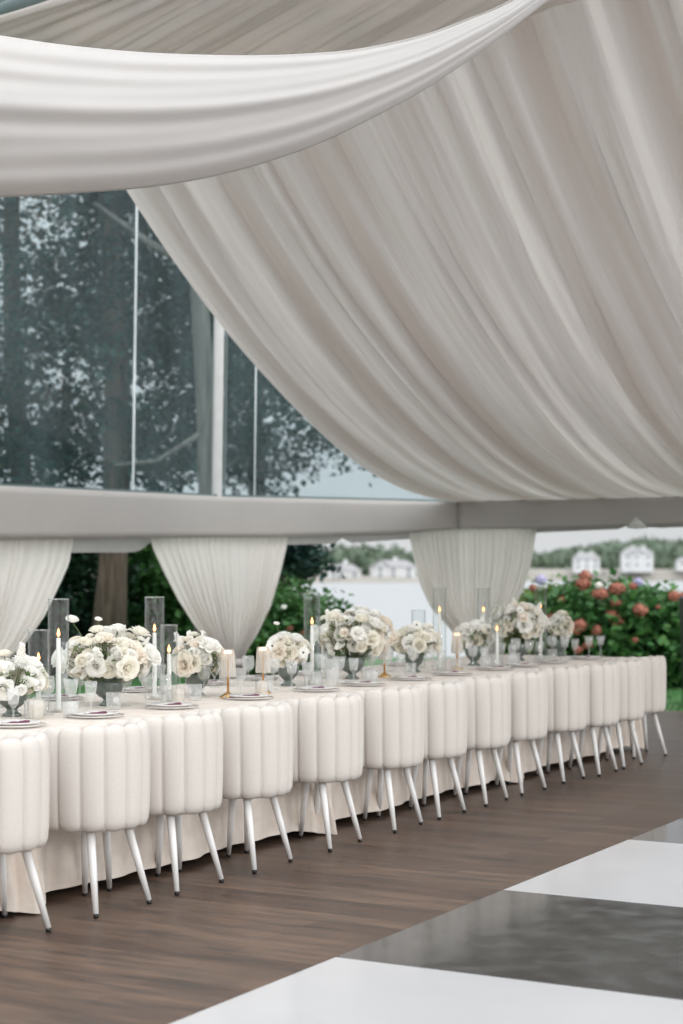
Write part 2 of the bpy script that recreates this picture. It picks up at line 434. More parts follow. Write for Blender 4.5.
mb = MB().grid(NS, NT, lambda i, j: liner_pt(SL * i / (NS - 1), j / (NT - 1)))
roof = tag(mb.build('ceiling_drape', M_liner), 'large pleated white fabric liner sweeping down from the tent ridge to the end wall', 'drapery')
solid(roof, .004)

# upper liner seen above the hanging swag
def ridge(s): return liner_pt(max(s, 0), 1.0)
fC = folds(9, .07, .30, .03, .09, 11)
RL = at(-70, 32, 12.6); EL = at(62, -6, 11.2)
R0 = ridge(0); E0 = at(205, 0, 10.5); E26 = at(505, 0, 9.7)
def upper_pt(a, b):
    # a 0..1 across, b 0..1 from ridge end towards the viewer
    s = -1.6 + a * 8.6
    if s < 0:
        k = -s / 1.6; p = R0.lerp(RL, k); q = E0.lerp(EL, k)
    else:
        p = ridge(s); q = E0.lerp(E26, min(1, s / 2.6))
        if s > 2.6:
            q = E26 + CD * (s - 2.6)
    d = q - p
    p2 = p + d * (b * 1.9)
    f = fC(a * 8.6 + .02 * sin(b * 5)) 
    return p2 + Vector((0, 0, .02 - f * .9 * min(1, b * 5)))
mb = MB().grid(520, 24, lambda i, j: upper_pt(i / 519, j / 23))
up = tag(mb.build('upper_drape', M_upper), 'pleated white ceiling fabric high up above the hanging swag', 'drapery')
solid(up, .004)

# ---------------------------------------------------------------- front swag
topc = [(-520, -170), (-330, -60), (-150, 10), (-60, 28), (0, 37), (60, 46), (130, 53), (190, 56), (250, 57), (310, 55), (360, 50), (420, 37), (470, 19), (520, -4), (600, -60), (700, -150)]
botc = [(-520, -60), (-330, 90), (-150, 178), (-60, 195), (0, 197), (60, 194), (130, 189), (190, 181), (250, 167), (310, 147), (360, 124), (420, 92), (470, 59), (525, 18), (610, -50), (705, -142)]
def crv(tab, u):
    x = u * (len(tab) - 1); i = min(int(x), len(tab) - 2); f = x - i
    P = [tab[max(i - 1, 0)], tab[i], tab[i + 1], tab[min(i + 2, len(tab) - 1)]]
    def cr(a, b, c, d): return .5 * (2 * b + (c - a) * f + (2 * a - 5 * b + 4 * c - d) * f * f + (3 * b - a - 3 * c + d) * f ** 3)
    return cr(*[p[0] for p in P]), cr(*[p[1] for p in P])
fS = folds(1.02, .10, .22, .5, 1.0, 23)
def swag_pt(u, v):
    Y = 8.6 - 1.1 * u
    a = Vector(at(*crv(topc, u), Y)); b = Vector(at(*crv(botc, u), Y - .02))
    w = (a - b).length
    p = a.lerp(b, v)
    bulge = w * .30 * sin(PI * min(1, v * 1.0)) ** .8
    drift = v + .05 * sin(u * 5) * v * (1 - v)
    f = .5 * (1 - cos(drift * 17 + 1.2 * sin(u * 3))) * w * .030 + .006 * w * sin(drift * 47 + u * 4) + .012 * w * sin(drift * 29 - u * 2)
    # rolled hem at the top edge
    hem = .02 * math.exp(-(v / .02) ** 2)
    return p + Vector((0, -bulge - f - hem, 0))
mb = MB().grid(150, 110, lambda i, j: swag_pt(i / 149, j / 109))
# back layer of the swag so that it is a folded length of cloth
mb.grid(90, 20, lambda i, j: Vector(at(*crv(topc, i / 89), 8.6 - 1.1 * i / 89)).lerp(Vector(at(*crv(botc, i / 89), 8.58 - 1.1 * i / 89)), j / 19) + Vector((0, .10 * sin(PI * j / 19), 0)))
sw = tag(mb.build('hanging_swag', M_swag), 'bright white fabric swag hanging in a wide curve across the top left', 'drapery')
solid(sw, .003)

# ---------------------------------------------------------------- walls above: clear vinyl, frame, valance
def band(name, mat, px0, px1, topf, botf, inset, nu=60, amp=.006, freq=9, thick=.01):
    def fn(i, j):
        px = px0 + (px1 - px0) * i / (nu - 1); a = wall_pt(px, inset)
        zt = topf(px, a); zb = botf(px, a); v = j / 7
        off = amp * sin(i * freq * .3) + amp * .5 * sin(i * 1.7)
        return (a.x, a.y - off, zt + (zb - zt) * v)
    o = MB().grid(nu, 8, fn).build(name, mat)
    solid(o, thick, 0); return o
def top_const(px, a): return ZT
def interp_z(tab):
    def f(px, a):
        y = lerp_tab(tab, px); return H + (YH - y) / F * a.y
    return f
bots = interp_z([(-400, 546), (0, 539), (150, 538), (290, 537), (400, 534), (458, 529), (540, 528.5), (683, 524.5), (1100, 505)])
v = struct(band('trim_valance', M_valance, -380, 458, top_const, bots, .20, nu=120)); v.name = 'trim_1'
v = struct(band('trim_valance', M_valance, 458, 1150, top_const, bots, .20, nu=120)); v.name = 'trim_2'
# outer white flaps below the valance, between the curtains
def flap(px0, px1, tab, notch=None):
    def fn(i, j):
        px = px0 + (px1 - px0) * i / 39; a = wall_pt(px, .02)
        y = lerp_tab(tab, px); zb = H + (YH - y) / F * a.y
        return (a.x, a.y, 2.05 + (zb - 2.05) * j / 4)
    o = MB().grid(40, 5, fn).build('rolled_flap', M_flap, smooth=False); solid(o, .012); return o
tag(flap(-100, 153, [(-100, 553), (125, 552.5), (138, 552), (152, 541)]), 'rolled white vinyl wall flap below the valance, over the thick tree trunk', 'flap', 'rolled vinyl flaps under the valance')
tag(flap(284, 410, [(284, 545), (335, 543.5), (342, 538), (352, 543), (410, 539)]), 'rolled white vinyl wall flap below the valance, over the bay view', 'flap', 'rolled vinyl flaps under the valance')
tag(flap(530, 1100, [(530, 533), (622, 529), (629, 524), (640, 524), (650, 528.5), (683, 527), (1100, 512)]), 'rolled white vinyl wall flap below the valance, over the hydrangea bushes', 'flap', 'rolled vinyl flaps under the valance')
# gathered white tab on the end wall valance
mb = MB()
a = wall_z(636, 516, .24); b1 = wall_z(626, 528, .235); b2 = wall_z(648, 528, .235)
M_tab = sheer('tab_chiffon', (.95, .94, .93), (.93, .92, .91), trans=.5)
mb.add([a, b1 + Vector((0, -.02, 0)), (b1 + b2) / 2 + Vector((0, -.04, -.01)), b2 + Vector((0, -.02, 0)), (a + b1) / 2 + Vector((0, .02, 0))], [(0, 1, 2), (0, 2, 3)])
o = mb.build('fabric_tab', M_tab); solid(o, .006); tag(o, 'small triangular white fabric tab pinned on the end wall valance', 'tab')

def beam(name, a, b, z0, z1, w, mat):
    d = (b - a).normalized(); nn = Vector((-d.y, d.x, 0)) * w / 2
    vs = [a - nn, b - nn, b + nn, a + nn]
    m = MB().add([(p.x, p.y, z0) for p in vs] + [(p.x, p.y, z1) for p in vs], [(3, 2, 1, 0), (4, 5, 6, 7), (0, 1, 5, 4), (1, 2, 6, 5), (2, 3, 7, 6), (3, 0, 4, 7)])
    return struct(m.build(name, mat, smooth=False))
for k, (a, b) in enumerate([(PL, P0), (P0, P1), (P1, E), (E, PR)]):
    beam('beam_' + str(k + 1), a, b, ZT - .16, ZT + .005, .14, M_frame)
    beam('trim_%d' % (k + 3), a, b, ZT + .006, ZT + .03, .10, M_seal)
# clear wall panels above the beam
def pane(name, a, b, z0, z1, k=0):
    m = MB().grid(2, 2, lambda i, j: (a + (b - a) * i) + Vector((0, 0, z0 + (z1 - z0) * j)))
    o = m.build(name, M_window, smooth=False); solid(o, .003); return struct(o)
ZW = 8.4
pane('window_1', PL, P1, ZT + .03, ZW) if False else None
pane('window_1', PL, P0, ZT + .03, ZW); pane('window_2', P0, P1, ZT + .03, ZW); pane('window_3', P1, E, ZT + .03, ZW)
# posts: the white one over the joint leans slightly, thin weld seams in the vinyl
def post(name, px, y0, y1, px_top, w, mat, dep=.0, d=.05):
    a = wall_pt(px, dep); z0 = H + (YH - y0) / F * a.y; z1 = H + (YH - y1) / F * a.y
    dx = (px_top - px) / F * a.y
    m = MB().add([(a.x - w / 2, a.y - d / 2, z0), (a.x + w / 2, a.y - d / 2, z0), (a.x + w / 2, a.y + d / 2, z0), (a.x - w / 2, a.y + d / 2, z0),
                  (a.x + dx - w / 2, a.y - d / 2, z1), (a.x + dx + w / 2, a.y - d / 2, z1), (a.x + dx + w / 2, a.y + d / 2, z1), (a.x + dx - w / 2, a.y + d / 2, z1)],
                 [(3, 2, 1, 0), (4, 5, 6, 7), (0, 1, 5, 4), (1, 2, 6, 5), (2, 3, 7, 6), (3, 0, 4, 7)])
    return struct(m.build(name, mat, smooth=False))
post('column_1', 217.0, 497, 20, 223.6, .100, M_frame, .03)
post('trim_7', 224.2, 497, 20, 230.8, .022, M_seal, .03)
post('trim_8', 211.4, 497, 20, 218, .010, M_seal, .02)
M_seam = glass('vinyl_weld_seam', (.8, .85, .86), refl=.2, haze=.6, rough=.2, hazecol=(.95, .97, .98))
post('trim_9', 133.0, 490, 20, 139.5, .022, M_seam, .02, .01)
post('trim_10', 254.5, 496, 60, 259.5, .016, M_seam, .02, .01)
# dark roof beam in the top left corner
mb = MB(); a = at(-60, 36, 13.2); b = at(110, -30, 11.8)
mb.tube([a, b], .07, 8); mb.tube([a + Vector((0, .2, -.10)), b + Vector((0, .2, -.10))], .02, 8)
struct(mb.build('roof_beam', M_seal))

# ---------------------------------------------------------------- curtains
def curtain(label, left, right, nfold, seed, inset=.115, zbot=.02, group='tied-back tent curtains'):
    r = random.Random(seed)
    nu, nv = nfold * 10 + 1, 46
    ph = [r.uniform(0, 6) for _ in range(4)]
    ytie = left[-1][1]
    wts = [r.uniform(.5, 1.5) for _ in range(nfold)]; tot = sum(wts)
    cuts = [0]
    for w in wts: cuts.append(cuts[-1] + w / tot)
    def fn(i, j):
        u = i / (nu - 1); v = j / (nv - 1)
        if v < .82:
            y = left[0][1] + (ytie - left[0][1]) * v / .82
            xl = lerp_tab([(p[1], p[0]) for p in left], y); xr = lerp_tab([(p[1], p[0]) for p in right], y)
            k = v / .82
            low = None
        else:
            k = 1; xl, xr = left[-1][0], right[-1][0]; w = xr - xl; q = (v - .82) / .18
            xl -= w * .5 * q ** .7; xr += w * .5 * q ** .7; y = ytie; low = q
        fi = min(int(u * nfold), nfold - 1)
        uu = (cuts[fi] + (cuts[fi + 1] - cuts[fi]) * (u * nfold - fi))
        px = xl + (xr - xl) * uu
        fold = sin((u * nfold) * 2 * PI)
        amp = .007 + .025 * k ** 1.5
        off = amp * fold + .016 * sin(u * nfold * 2.3 + ph[0] + v * 2) * min(1, .2 + v) + .02 * sin(u * 9 + ph[1]) * min(1, v * 2)
        p = wall_pt(px, inset + .16 * min(1, v * 1.4) + off)
        z = H + (YH - y) / F * p.y
        if low is not None: z = z + (zbot - z) * low
        return (p.x, p.y, z)
    o = MB().grid(nu, nv, fn).build('curtain', M_curtain)
    # tie-back band
    tl = wall_pt(left[-1][0], inset + .16); tr = wall_pt(right[-1][0], inset + .16); zc = H + (YH - ytie) / F * tl.y
    c = (tl + tr) / 2; rr = (tr - tl).length / 2 * .9
    tb = MB().lathe([(rr, -.03), (rr + .006, -.02), (rr + .006, .02), (rr, .03)], 24, (c.x, c.y, zc), cap=False).build('tie_band', M_curtain, o)
    solid(tb, .008)
    solid(o, .003)
    return tag(o, label, 'curtain', group)
curtain('sheer white curtain at the left edge, tied back toward the left behind the flowers',
        [(-150, 532), (-140, 580), (-120, 620), (-95, 660), (-75, 690)], [(75, 532), (69, 564), (60, 584), (44, 617), (24, 645), (0, 666), (-45, 690)], 22, 1)
curtain('sheer white curtain hanging under the leaning window post and tied at its foot',
        [(150, 531), (152, 547), (165, 575), (178, 600), (194, 625), (211, 645), (224, 662)], [(290, 531), (287, 545), (281, 571), (271, 606), (257, 635), (246, 652), (243, 662)], 20, 2)
curtain('sheer white curtain wrapping the tent corner beside the hydrangea bushes',
        [(407, 524), (414, 559), (421, 587), (431, 608), (449, 628), (462, 645), (468, 662)], [(538, 520), (531, 564), (522, 592), (514, 610), (505, 630), (497, 648), (490, 662)], 22, 3)

# ---------------------------------------------------------------- chairs
def chair_back_mesh():
    nch = 11; per = 14; span = math.radians(268)
    nu = nch * per + 1
    # closed profile loop (r, z, weight of top variation)
    prof = []
    def pr(zt):
        ro, ri, zb = .246, .182, .345
        L = [(ro - .055, zb + .004), (ro - .03, zb), (ro - .012, zb + .012), (ro - .003, zb + .035), (ro, zb + .08), (ro + .003, zb + .2), (ro + .003, zt - .10), (ro, zt - .045), (ro - .006, zt - .02), (ro - .018, zt - .004), (ro - .032, zt), (ro - .048, zt - .006), (ri + .004, zt - .02), (ri, zt - .05), (ri, .50), (ri + .006, .42), (ri + .01, zb + .03)]
        return L
    m = MB()
    np_ = len(pr(.79))
    def fn(i, j):
        th = -PI / 2 - span / 2 + span * i / (nu - 1)
        ca = abs(i / (nu - 1) - .5) * 2
        zt = .786 - .030 * max(0, (ca - .35) / .65) ** 2
        r, z = pr(zt)[j]
        q = (i % per) / per
        sc = abs(sin(PI * q)) ** .42       # 0 in the groove, 1 on the puff
        rm, zm = .214, .56
        # push towards the core of the padding in the grooves
        core_r, core_z = .214, min(max(z, .40), zt - .05)
        k = 1 - .58 * (1 - sc)
        if 0 < j < np_ - 1:
            r = core_r + (r - core_r) * k; z = core_z + (z - core_z) * (1 - .38 * (1 - sc))
        return (r * cos(th) * 1.02, r * sin(th), z)
    m.grid(nu, np_, fn, close_v=True)
    # end caps
    for i in (0, nu - 1):
        idx = [i * np_ + j for j in range(np_)]
        m.f.append(tuple(idx if i == 0 else idx[::-1]))
    return m
cb_me = chair_back_mesh().mesh('backrest', M_boucle)
seat_me = MB().lathe([(0, .340), (.15, .340), (.205, .346), (.222, .36), (.226, .40), (.20, .455), (.17, .47), (0, .475)], 40, cap=False).mesh('seat', M_boucle)
LEGS = [((-.13, -.10), (-.185, -.175)), ((.11, -.10), (.17, -.175)), ((.05, .08), (.165, .175)), ((.19, .08), (.31, .155))]
def leg_mesh(top, foot):
    t = Vector((top[0], top[1], .352)); b = Vector((foot[0], foot[1], .016))
    return MB().tube([t, t.lerp(b, .5), b], [.0195, .0165, .0115], 14).mesh('leg', M_leg)
leg_me = [leg_mesh(*l) for l in LEGS]
tip_me = [MB().tube([Vector((f[0], f[1], .016)) , Vector((f[0], f[1], .0))], [.0118, .0100], 12).mesh('foot_cap', M_black) for t, f in LEGS]
def make_chair():
    root = empty('dining_chair', (0, 0, 0))
    mk('backrest', cb_me, root); mk('seat', seat_me, root)
    for l, t in zip(leg_me, tip_me):
        o = mk('leg', l, root); mk('foot_cap', t, o)['label'] = 'black rubber foot tip'
    return root
rights = [50, 151, 224, 294, 364, 425, 468, 511, 548, 587, 612, 637, 668.5]
CH = []
for r_ in rights:
    lo, hi = 3.0, 16.0
    for _ in range(50):
        mid = (lo + hi) / 2; p = W(mid, 4.43)
        x = CX + F * p.x / p.y + .252 * F / p.y
        if x < r_: lo = mid
        else: hi = mid
    CH.append(mid)
proto = make_chair()
chair_desc = ['cream channel-back chair cut off by the left edge of the photo', 'cream channel-back chair, second from the left, widest in view with all its channels showing']
for i, rho in enumerate(CH):
    o = proto if i == 0 else copy_tree(proto)
    nn = 4.43 - (.06 if i in (10, 11) else 0) + (.02 if i == 12 else 0)
    o.location = W(rho, nn, 0); o.rotation_euler[2] = ROT + (math.radians(-24) if i == 12 else math.radians(rnd.uniform(-3, 3)))
    if i < 2: lab = chair_desc[i]
    elif i == 12: lab = 'cream channel-back chair at the far right end of the row, turned outward, grass behind it'
    else: lab = 'cream channel-back chair on white tapered legs, %s from the left in the row' % ORD[i]
    tag(o, lab, 'chair', 'cream dining chairs along the table')

# ---------------------------------------------------------------- tables and cloths
TZ = .74; NF = 4.66; NB = 5.90
seams = [3.05, 5.56, 8.04, 10.66, 13.28]
tdesc = ['near end at the left edge', 'second length from the left, under the tall flowers', 'middle stretch past the brass lamps', 'far end beside the hydrangeas']
for k in range(4):
    a, b = seams[k], seams[k + 1]; cxr, L = (a + b) / 2, b - a
    t = tag(empty('banquet_table', W(cxr, (NF + NB) / 2, 0), ROT), 'rectangular banquet table under the ivory cloth, ' + tdesc[k], 'table', 'banquet tables end to end')
    MB().box((-L / 2 + .03, -(NB - NF) / 2 + .02, TZ - .035), (L / 2 - .03, (NB - NF) / 2 - .02, TZ - .006)).build('tabletop', M_frame, t, smooth=False)
    for sx in (-1, 1):
        for sy in (-1, 1):
            MB().tube([(sx * (L / 2 - .25), sy * .45, TZ - .035), (sx * (L / 2 - .25), sy * .45, 0)], .016, 10).build('leg', M_black, t)
    # cloth: perimeter loop, several rows down
    per = []
    hw = (NB - NF) / 2; hl = L / 2 - .004
    def addseg(p, q, nseg, nx, ny):
        for s_ in range(nseg):
            u = s_ / nseg; per.append((p[0] + (q[0] - p[0]) * u, p[1] + (q[1] - p[1]) * u, nx, ny))
    addseg((-hl, -hw), (hl, -hw), 150, 0, -1); addseg((hl, -hw), (hl, hw), 30, 1, 0)
    addseg((hl, hw), (-hl, hw), 60, 0, 1); addseg((-hl, hw), (-hl, -hw), 30, -1, 0)
    rr = random.Random(40 + k); ph = [rr.uniform(0, 6) for _ in range(6)]
    rows = [0, .006, .02, .08, .18, .32, .48, .62, .70]
    last = (k == 3)
    def fn(i, j):
        x, y, nx, ny = per[i]; d = rows[j]; q = d / .70
        off = .004 if j == 0 else .010
        z = TZ + .004 - (0 if j == 0 else d)
        if ny == -1:
            de = hl - abs(x)
            f = .022 * sin(x * 4.2 + ph[0]) + .014 * sin(x * 9.5 + ph[1]) + .010 * sin(x * 21 + ph[2])
            corner = math.exp(-(de / .13) ** 2)
            off += q * (.035 + f + corner * (.07 + .05 * sin(de * 75)))
            z -= corner * q * .035 * (1 if j == len(rows) - 1 else 0)
            if not (last and x > 0): pass
            dx = 0
            if x > hl - .3 and not last: dx = -.0
            return (x + dx, y - off, z)
        if ny == 1:
            off += q * (.03 + .02 * sin(x * 8 + ph[3])); return (x, y + off, z)
        outer = (nx == 1 and last) or (nx == -1 and k == 0)
        off = (.006 + q * (.03 + .02 * sin(y * 14 + ph[4]))) if outer else 0
        return (x + nx * off, y - (q * .15 * max(0, (-y / hw)) ** 8 if not outer else q * .03), z)
    m = MB().grid(len(per), len(rows), fn, close_u=True)
    m.f.append(tuple(i * len(rows) for i in range(len(per)))[::-1])
    c = m.build('tablecloth', M_cloth, None, True, W(cxr, (NF + NB) / 2, 0)); c.rotation_euler[2] = ROT
    c.data.polygons[len(c.data.polygons) - 1].use_smooth = False
    tag(c, 'ivory floor-length tablecloth over the ' + ['near end of the long table at the left edge', 'stretch of table behind the second to fifth chairs', 'stretch of table behind the sixth to ninth chairs', 'far end of the table behind the last chairs'][k], 'tablecloth', 'ivory tablecloths')
TT = TZ + .0045

# ---------------------------------------------------------------- place settings
plate_me = MB().lathe([(0, .002), (.08, .002), (.10, .004), (.135, .014), (.137, .016), (.134, .018), (.10, .009), (.08, .006), (0, .006)], 40, cap=False).mesh('dinner_plate', M_china)
charger_me = MB().lathe([(0, 0), (.10, 0), (.12, .003), (.163, .009), (.166, .012), (.162, .013), (.12, .008), (.10, .005), (0, .005)], 44, cap=False).mesh('charger_plate', M_crystal)
rim_me = MB().lathe([(.160, .010), (.166, .010), (.167, .013), (.163, .0145), (.159, .013)], 44, cap=False).mesh('silver_rim', M_silver)
mb = MB()
mb.grid(9, 5, lambda i, j: ((i / 8 - .5) * .20 * (1 - .08 * abs(j - 2)), (j / 4 - .5) * .05, .008 + .007 * (1 - (j / 2 - 1) ** 2) + .003 * sin(i * 1.7 + j)))
mb.grid(9, 2, lambda i, j: ((i / 8 - .5) * .20 * (.84), (-.5 if j else .5) * .05, .008))
nap_me = mb.mesh('napkin', M_plum)
gob_prof = [(0, 0), (.033, .001), (.034, .004), (.012, .009), (.0055, .016), (.0045, .07), (.006, .082), (.018, .088), (.026, .098), (.0315, .13), (.037, .168), (.0355, .168), (.030, .13), (.024, .100), (0, .092)]
gob_me = MB().lathe(gob_prof, 28, cap=False).mesh('bowl', M_crystal)
flute_me = MB().lathe([(0, 0), (.030, .001), (.031, .004), (.010, .009), (.005, .016), (.0045, .06), (.012, .07), (.022, .085), (.027, .12), (.029, .155), (.0275, .155), (.025, .12), (.020, .088), (0, .078)], 24, cap=False, scallop=.05, ns=12).mesh('water_glass', M_crystal)
wine_me = MB().lathe([(0, 0), (.034, .001), (.035, .004), (.010, .008), (.0045, .014), (.004, .085), (.012, .092), (.030, .108), (.038, .135), (.036, .165), (.032, .185), (.0305, .185), (.0345, .165), (.0365, .135), (.028, .11), (0, .095)], 28, cap=False).mesh('wine_glass', M_crystal)
tum_me = MB().lathe([(0, 0), (.030, 0), (.034, .008), (.037, .085), (.035, .085), (.032, .012), (0, .010)], 24, cap=False, scallop=.03, ns=12).mesh('tumbler', M_crystal)
cnap_me = MB().lathe([(0, 0), (.024, 0), (.036, .025), (.040, .055), (.038, .055), (.034, .026), (.020, .006), (0, .006)], 24, cap=False).mesh('dessert_cup', M_crystal)
def setting(i, rho, side):
    n = 4.845 if side == 0 else 5.715
    where = 'at the place of the %s chair from left' % ORD[i] if side == 0 else 'across the table from the %s chair from left' % ORD[i]
    sg = 1 if side == 0 else -1
    def put(name, me, dr, dn, dz, label, cat, group, rz=None):
        o = mk(name, me, None, W(rho + dr * sg, n + dn * sg, TT + dz), ROT + (rz if rz is not None else 0))
        if name in ('charger_plate', 'dinner_plate', 'napkin'): o.scale = (.82, .82, 1)
        return tag(o, label + ' ' + where, cat, group)
    c = put('charger_plate', charger_me, 0, 0, 0, 'clear glass charger plate with silver rim', 'charger plate', 'glass charger plates'); mk('silver_rim', rim_me, c)
    put('dinner_plate', plate_me, 0, 0, .0075, 'white china dinner plate', 'plate', 'white dinner plates')
    put('napkin', nap_me, 0, 0, .0085, 'folded plum napkin lying on the plate', 'napkin', 'plum napkins', rnd.uniform(-.2, .2))
    put('goblet', gob_me, .10, .22, 0, 'tall stemmed crystal goblet', 'glass', 'tall crystal goblets')
    put('water_glass', flute_me, .19, .17, 0, 'short-stemmed fluted water glass', 'glass', 'fluted water glasses')
    put('wine_glass', wine_me, .02, .30, 0, 'round-bowled wine glass', 'glass', 'round wine glasses')
    if side == 0: put('tumbler', tum_me, -.20, .21, 0, 'low ribbed crystal tumbler', 'glass', 'ribbed crystal tumblers')
for i, rho in enumerate(CH):
    setting(i, rho, 0)
for i in range(2, 10):
    setting(i, CH[i] + .2, 1)

# ---------------------------------------------------------------- flowers
def petal(m, Mx, w, h, cup, curl):
    vs = []; nu, nv = 5, 5
    for i in range(nu):
        for j in range(nv):
            u = i / (nu - 1) * 2 - 1; v = j / (nv - 1)
            ww = w * (.35 + .65 * sin(PI * min(.92, .12 + v * .62))) 
            x = u * ww; z = v * h * (1 - .10 * u * u)
            y = cup * u * u * w - curl * v ** 3 + .0
            vs.append((x, y, z))
    fs = [(i * nv + j, (i + 1) * nv + j, (i + 1) * nv + j + 1, i * nv + j + 1) for i in range(nu - 1) for j in range(nv - 1)]
    m.add(vs, fs, Mx)
def rose_mesh(name, mat, seed, rings):
    m = MB(); r = random.Random(seed)
    for (cnt, rad, w, h, tilt, curl, z) in rings:
        off = r.uniform(0, 6)
        for k in range(cnt):
            a = off + 2 * PI * k / cnt + r.uniform(-.15, .15)
            Mx = Matrix.Rotation(a, 4, 'Z') @ Matrix.Translation((0, -rad, z)) @ Matrix.Rotation(tilt + r.uniform(-.08, .08), 4, 'X')
            petal(m, Mx, w, h, .55, curl)
    return m.mesh(name, mat)
# unit roses, radius about 1 -> scaled by object scale 
ROSE = [(3, .10, .22, .62, .05, .02, .25), (5, .22, .34, .68, .12, .06, .2), (5, .38, .44, .72, .26, .14, .12), (7, .52, .52, .70, .48, .24, .06), (7, .60, .56, .66, .85, .3, .0)]
RAN = [(6, .15, .22, .45, -.2, 0, .3), (8, .30, .28, .52, .0, .02, .22), (9, .42, .32, .55, .2, .05, .14), (10, .52, .36, .55, .45, .08, .06), (10, .55, .38, .5, .8, .1, 0)]
OPEN = [(5, .10, .42, .85, .95, .12, .1), (6, .12, .45, .95, 1.2, .16, .04)]
rose_mes = [rose_mesh('rose', M_petal, 1, ROSE), rose_mesh('rose', M_petalw, 2, ROSE), rose_mesh('rose', M_blush, 3, ROSE)]
ran_mes = [rose_mesh('ranunculus', M_petalw, 4, RAN), rose_mesh('ranunculus', M_petal, 5, RAN)]
ane_me = rose_mesh('anemone', M_petalw, 6, OPEN)
anec_me = MB().lathe([(0, .30), (.14, .26), (.19, .16), (.16, .06), (0, .02)], 12, cap=False).mesh('dark_centre', M_dark)
def stock_mesh():
    m = MB(); r = random.Random(9)
    for k in range(60):
        z = k / 60 * 3.4; rad = .75 * (1 - k / 66) + .05; a = k * 2.4
        for q in range(4):
            Mx = Matrix.Rotation(a, 4, 'Z') @ Matrix.Translation((0, -rad, z)) @ Matrix.Rotation(.7, 4, 'X') @ Matrix.Rotation(q * PI / 2 + r.random(), 4, 'Y')
            m.add([(-.10, 0, .0), (.12, 0, .02), (.22, -.10, .36), (-.2, -.10, .32)], [(0, 1, 2, 3)], Mx)
    return m.mesh('flower_spike', M_petalw)
stock_me = stock_mesh()
def greens(seed, R, Rz, cnt=70):
    m = MB(); r = random.Random(seed)
    for k in range(cnt):
        a = r.uniform(0, 2 * PI); el = r.uniform(-.9, .5); rad = r.uniform(.7, 1.02)
        p = Vector((R * rad * cos(a) * cos(el), R * rad * .8 * sin(a) * cos(el), Rz * rad * sin(el)))
        s = r.uniform(.02, .036)
        Mx = Matrix.Translation(p) @ Matrix.Rotation(a + r.uniform(-.7, .7), 4, 'Z') @ Matrix.Rotation(r.uniform(-.6, .9), 4, 'Y')
        m.add([(0, 0, 0), (s * .6, s * .42, s * .12), (s * 1.7, 0, 0), (s * .6, -s * .42, s * .12), (s * .7, 0, -.02 * s)], [(0, 4, 1), (1, 4, 2), (2, 4, 3), (3, 4, 0)], Mx)
    return m
def arrangement(px, n, rx, rz, zc, nbig, label, seed, bowl_r=.075, tall=()):
    r = random.Random(seed)
    rho = row_at(px, n)
    base = W(rho, n, TT)
    root = tag(empty('flower_arrangement', base, ROT), label, 'flower arrangement', 'low bowls of white flowers along the table')
    br = bowl_r; bz = .05
    MB().lathe([(0, 0), (.045, .001), (.046, .008), (.030, .018), (.024, .032), (.035, .042), (br * .62, .048), (br * .88, .068), (br * 1.02, .10), (br * 1.04, bz + .095), (br * 1.0, bz + .095), (br * .96, .10), (br * .8, .07), (0, .055)], 32, cap=False).build('bowl', M_bowl, root)
    zc = zc - TT
    core = greens(seed, rx * .93, rz * .95, 110); core_o = core.build('leaves', M_green, root, loc=(0, 0, zc))
    # stems from the bowl out to the blooms
    st = MB(); pts = []
    tries = 0
    ry = rx * .94
    while len(pts) < nbig and tries < 6000:
        tries += 1
        a = r.uniform(0, 2 * PI); sz = r.uniform(-.75, 1); cz = math.sqrt(1 - sz * sz)
        d = Vector((cz * cos(a), cz * sin(a), sz)); k = r.uniform(.80, 1.02) if r.random() < .82 else r.uniform(1.02, 1.22)
        p = Vector((d.x * rx * k, d.y * ry * k, zc + d.z * rz * k))
        if p.z < bz + .085 and math.hypot(p.x, p.y) < br * .9: continue
        s = r.uniform(.038, .056) if r.random() < .7 else r.uniform(.024, .034)
        if any((p - q).length < (s + t) * .56 for q, t in pts): continue
        pts.append((p, s))
        q = r.random()
        dirv = Vector((d.x / rx, d.y / ry, d.z / rz * 1.0 + 2.0)).normalized()
        rot = dirv.to_track_quat('Z', 'Y').to_euler()
        if q < .58: nm, me = 'rose', r.choice(rose_mes[:2] + rose_mes[:2] + rose_mes[2:])
        elif q < .86: nm, me = 'ranunculus', r.choice(ran_mes)
        elif q < .93: nm, me = 'ranunculus', ran_mes[0]
        else: nm, me = 'flower_spike', stock_me
        o = mk(nm, me, root, p - dirv * s * .6); o.rotation_euler = rot
        o.scale = (s,) * 3 if nm != 'flower_spike' else (s * .55,) * 3
        if nm == 'anemone':
            o.scale = (s * .8,) * 3
            mk('dark_centre', anec_me, o)['label'] = 'dark anemone centre'
        st.tube([(0, 0, bz + .05), p * .6 + Vector((0, 0, .02)), p - dirv * s * .5], .0022, 5)
    for (dx, dz, s, nm) in tall:
        e = .62 * rx if nm == 'anemone' else 0.0
        p = Vector((dx * RX - .83 * e, dx * NX - .57 * e, dz - TT)); me = ane_me if nm == 'anemone' else ran_mes[0]
        o = mk(nm, me, root, p); o.scale = (s,) * 3; o.rotation_euler = (.35, .2 * (-1 if dx < 0 else 1), 0)
        if nm == 'anemone': o.rotation_euler = Vector((-.8, -.55, .5)).to_track_quat('Z', 'Y').to_euler(); mk('dark_centre', anec_me, o)['label'] = 'dark anemone centre'
        st.tube([(p.x * .2, p.y * .2, bz + .1), (p.x * .6, p.y * .6, p.z * .75), p], .002, 6)
    st.build('stems', M_green, root)
    return root
arrangement(12, 5.24, .19, .105, .93, 42, 'white flowers in a grey footed bowl at the left edge of the photo', 101)
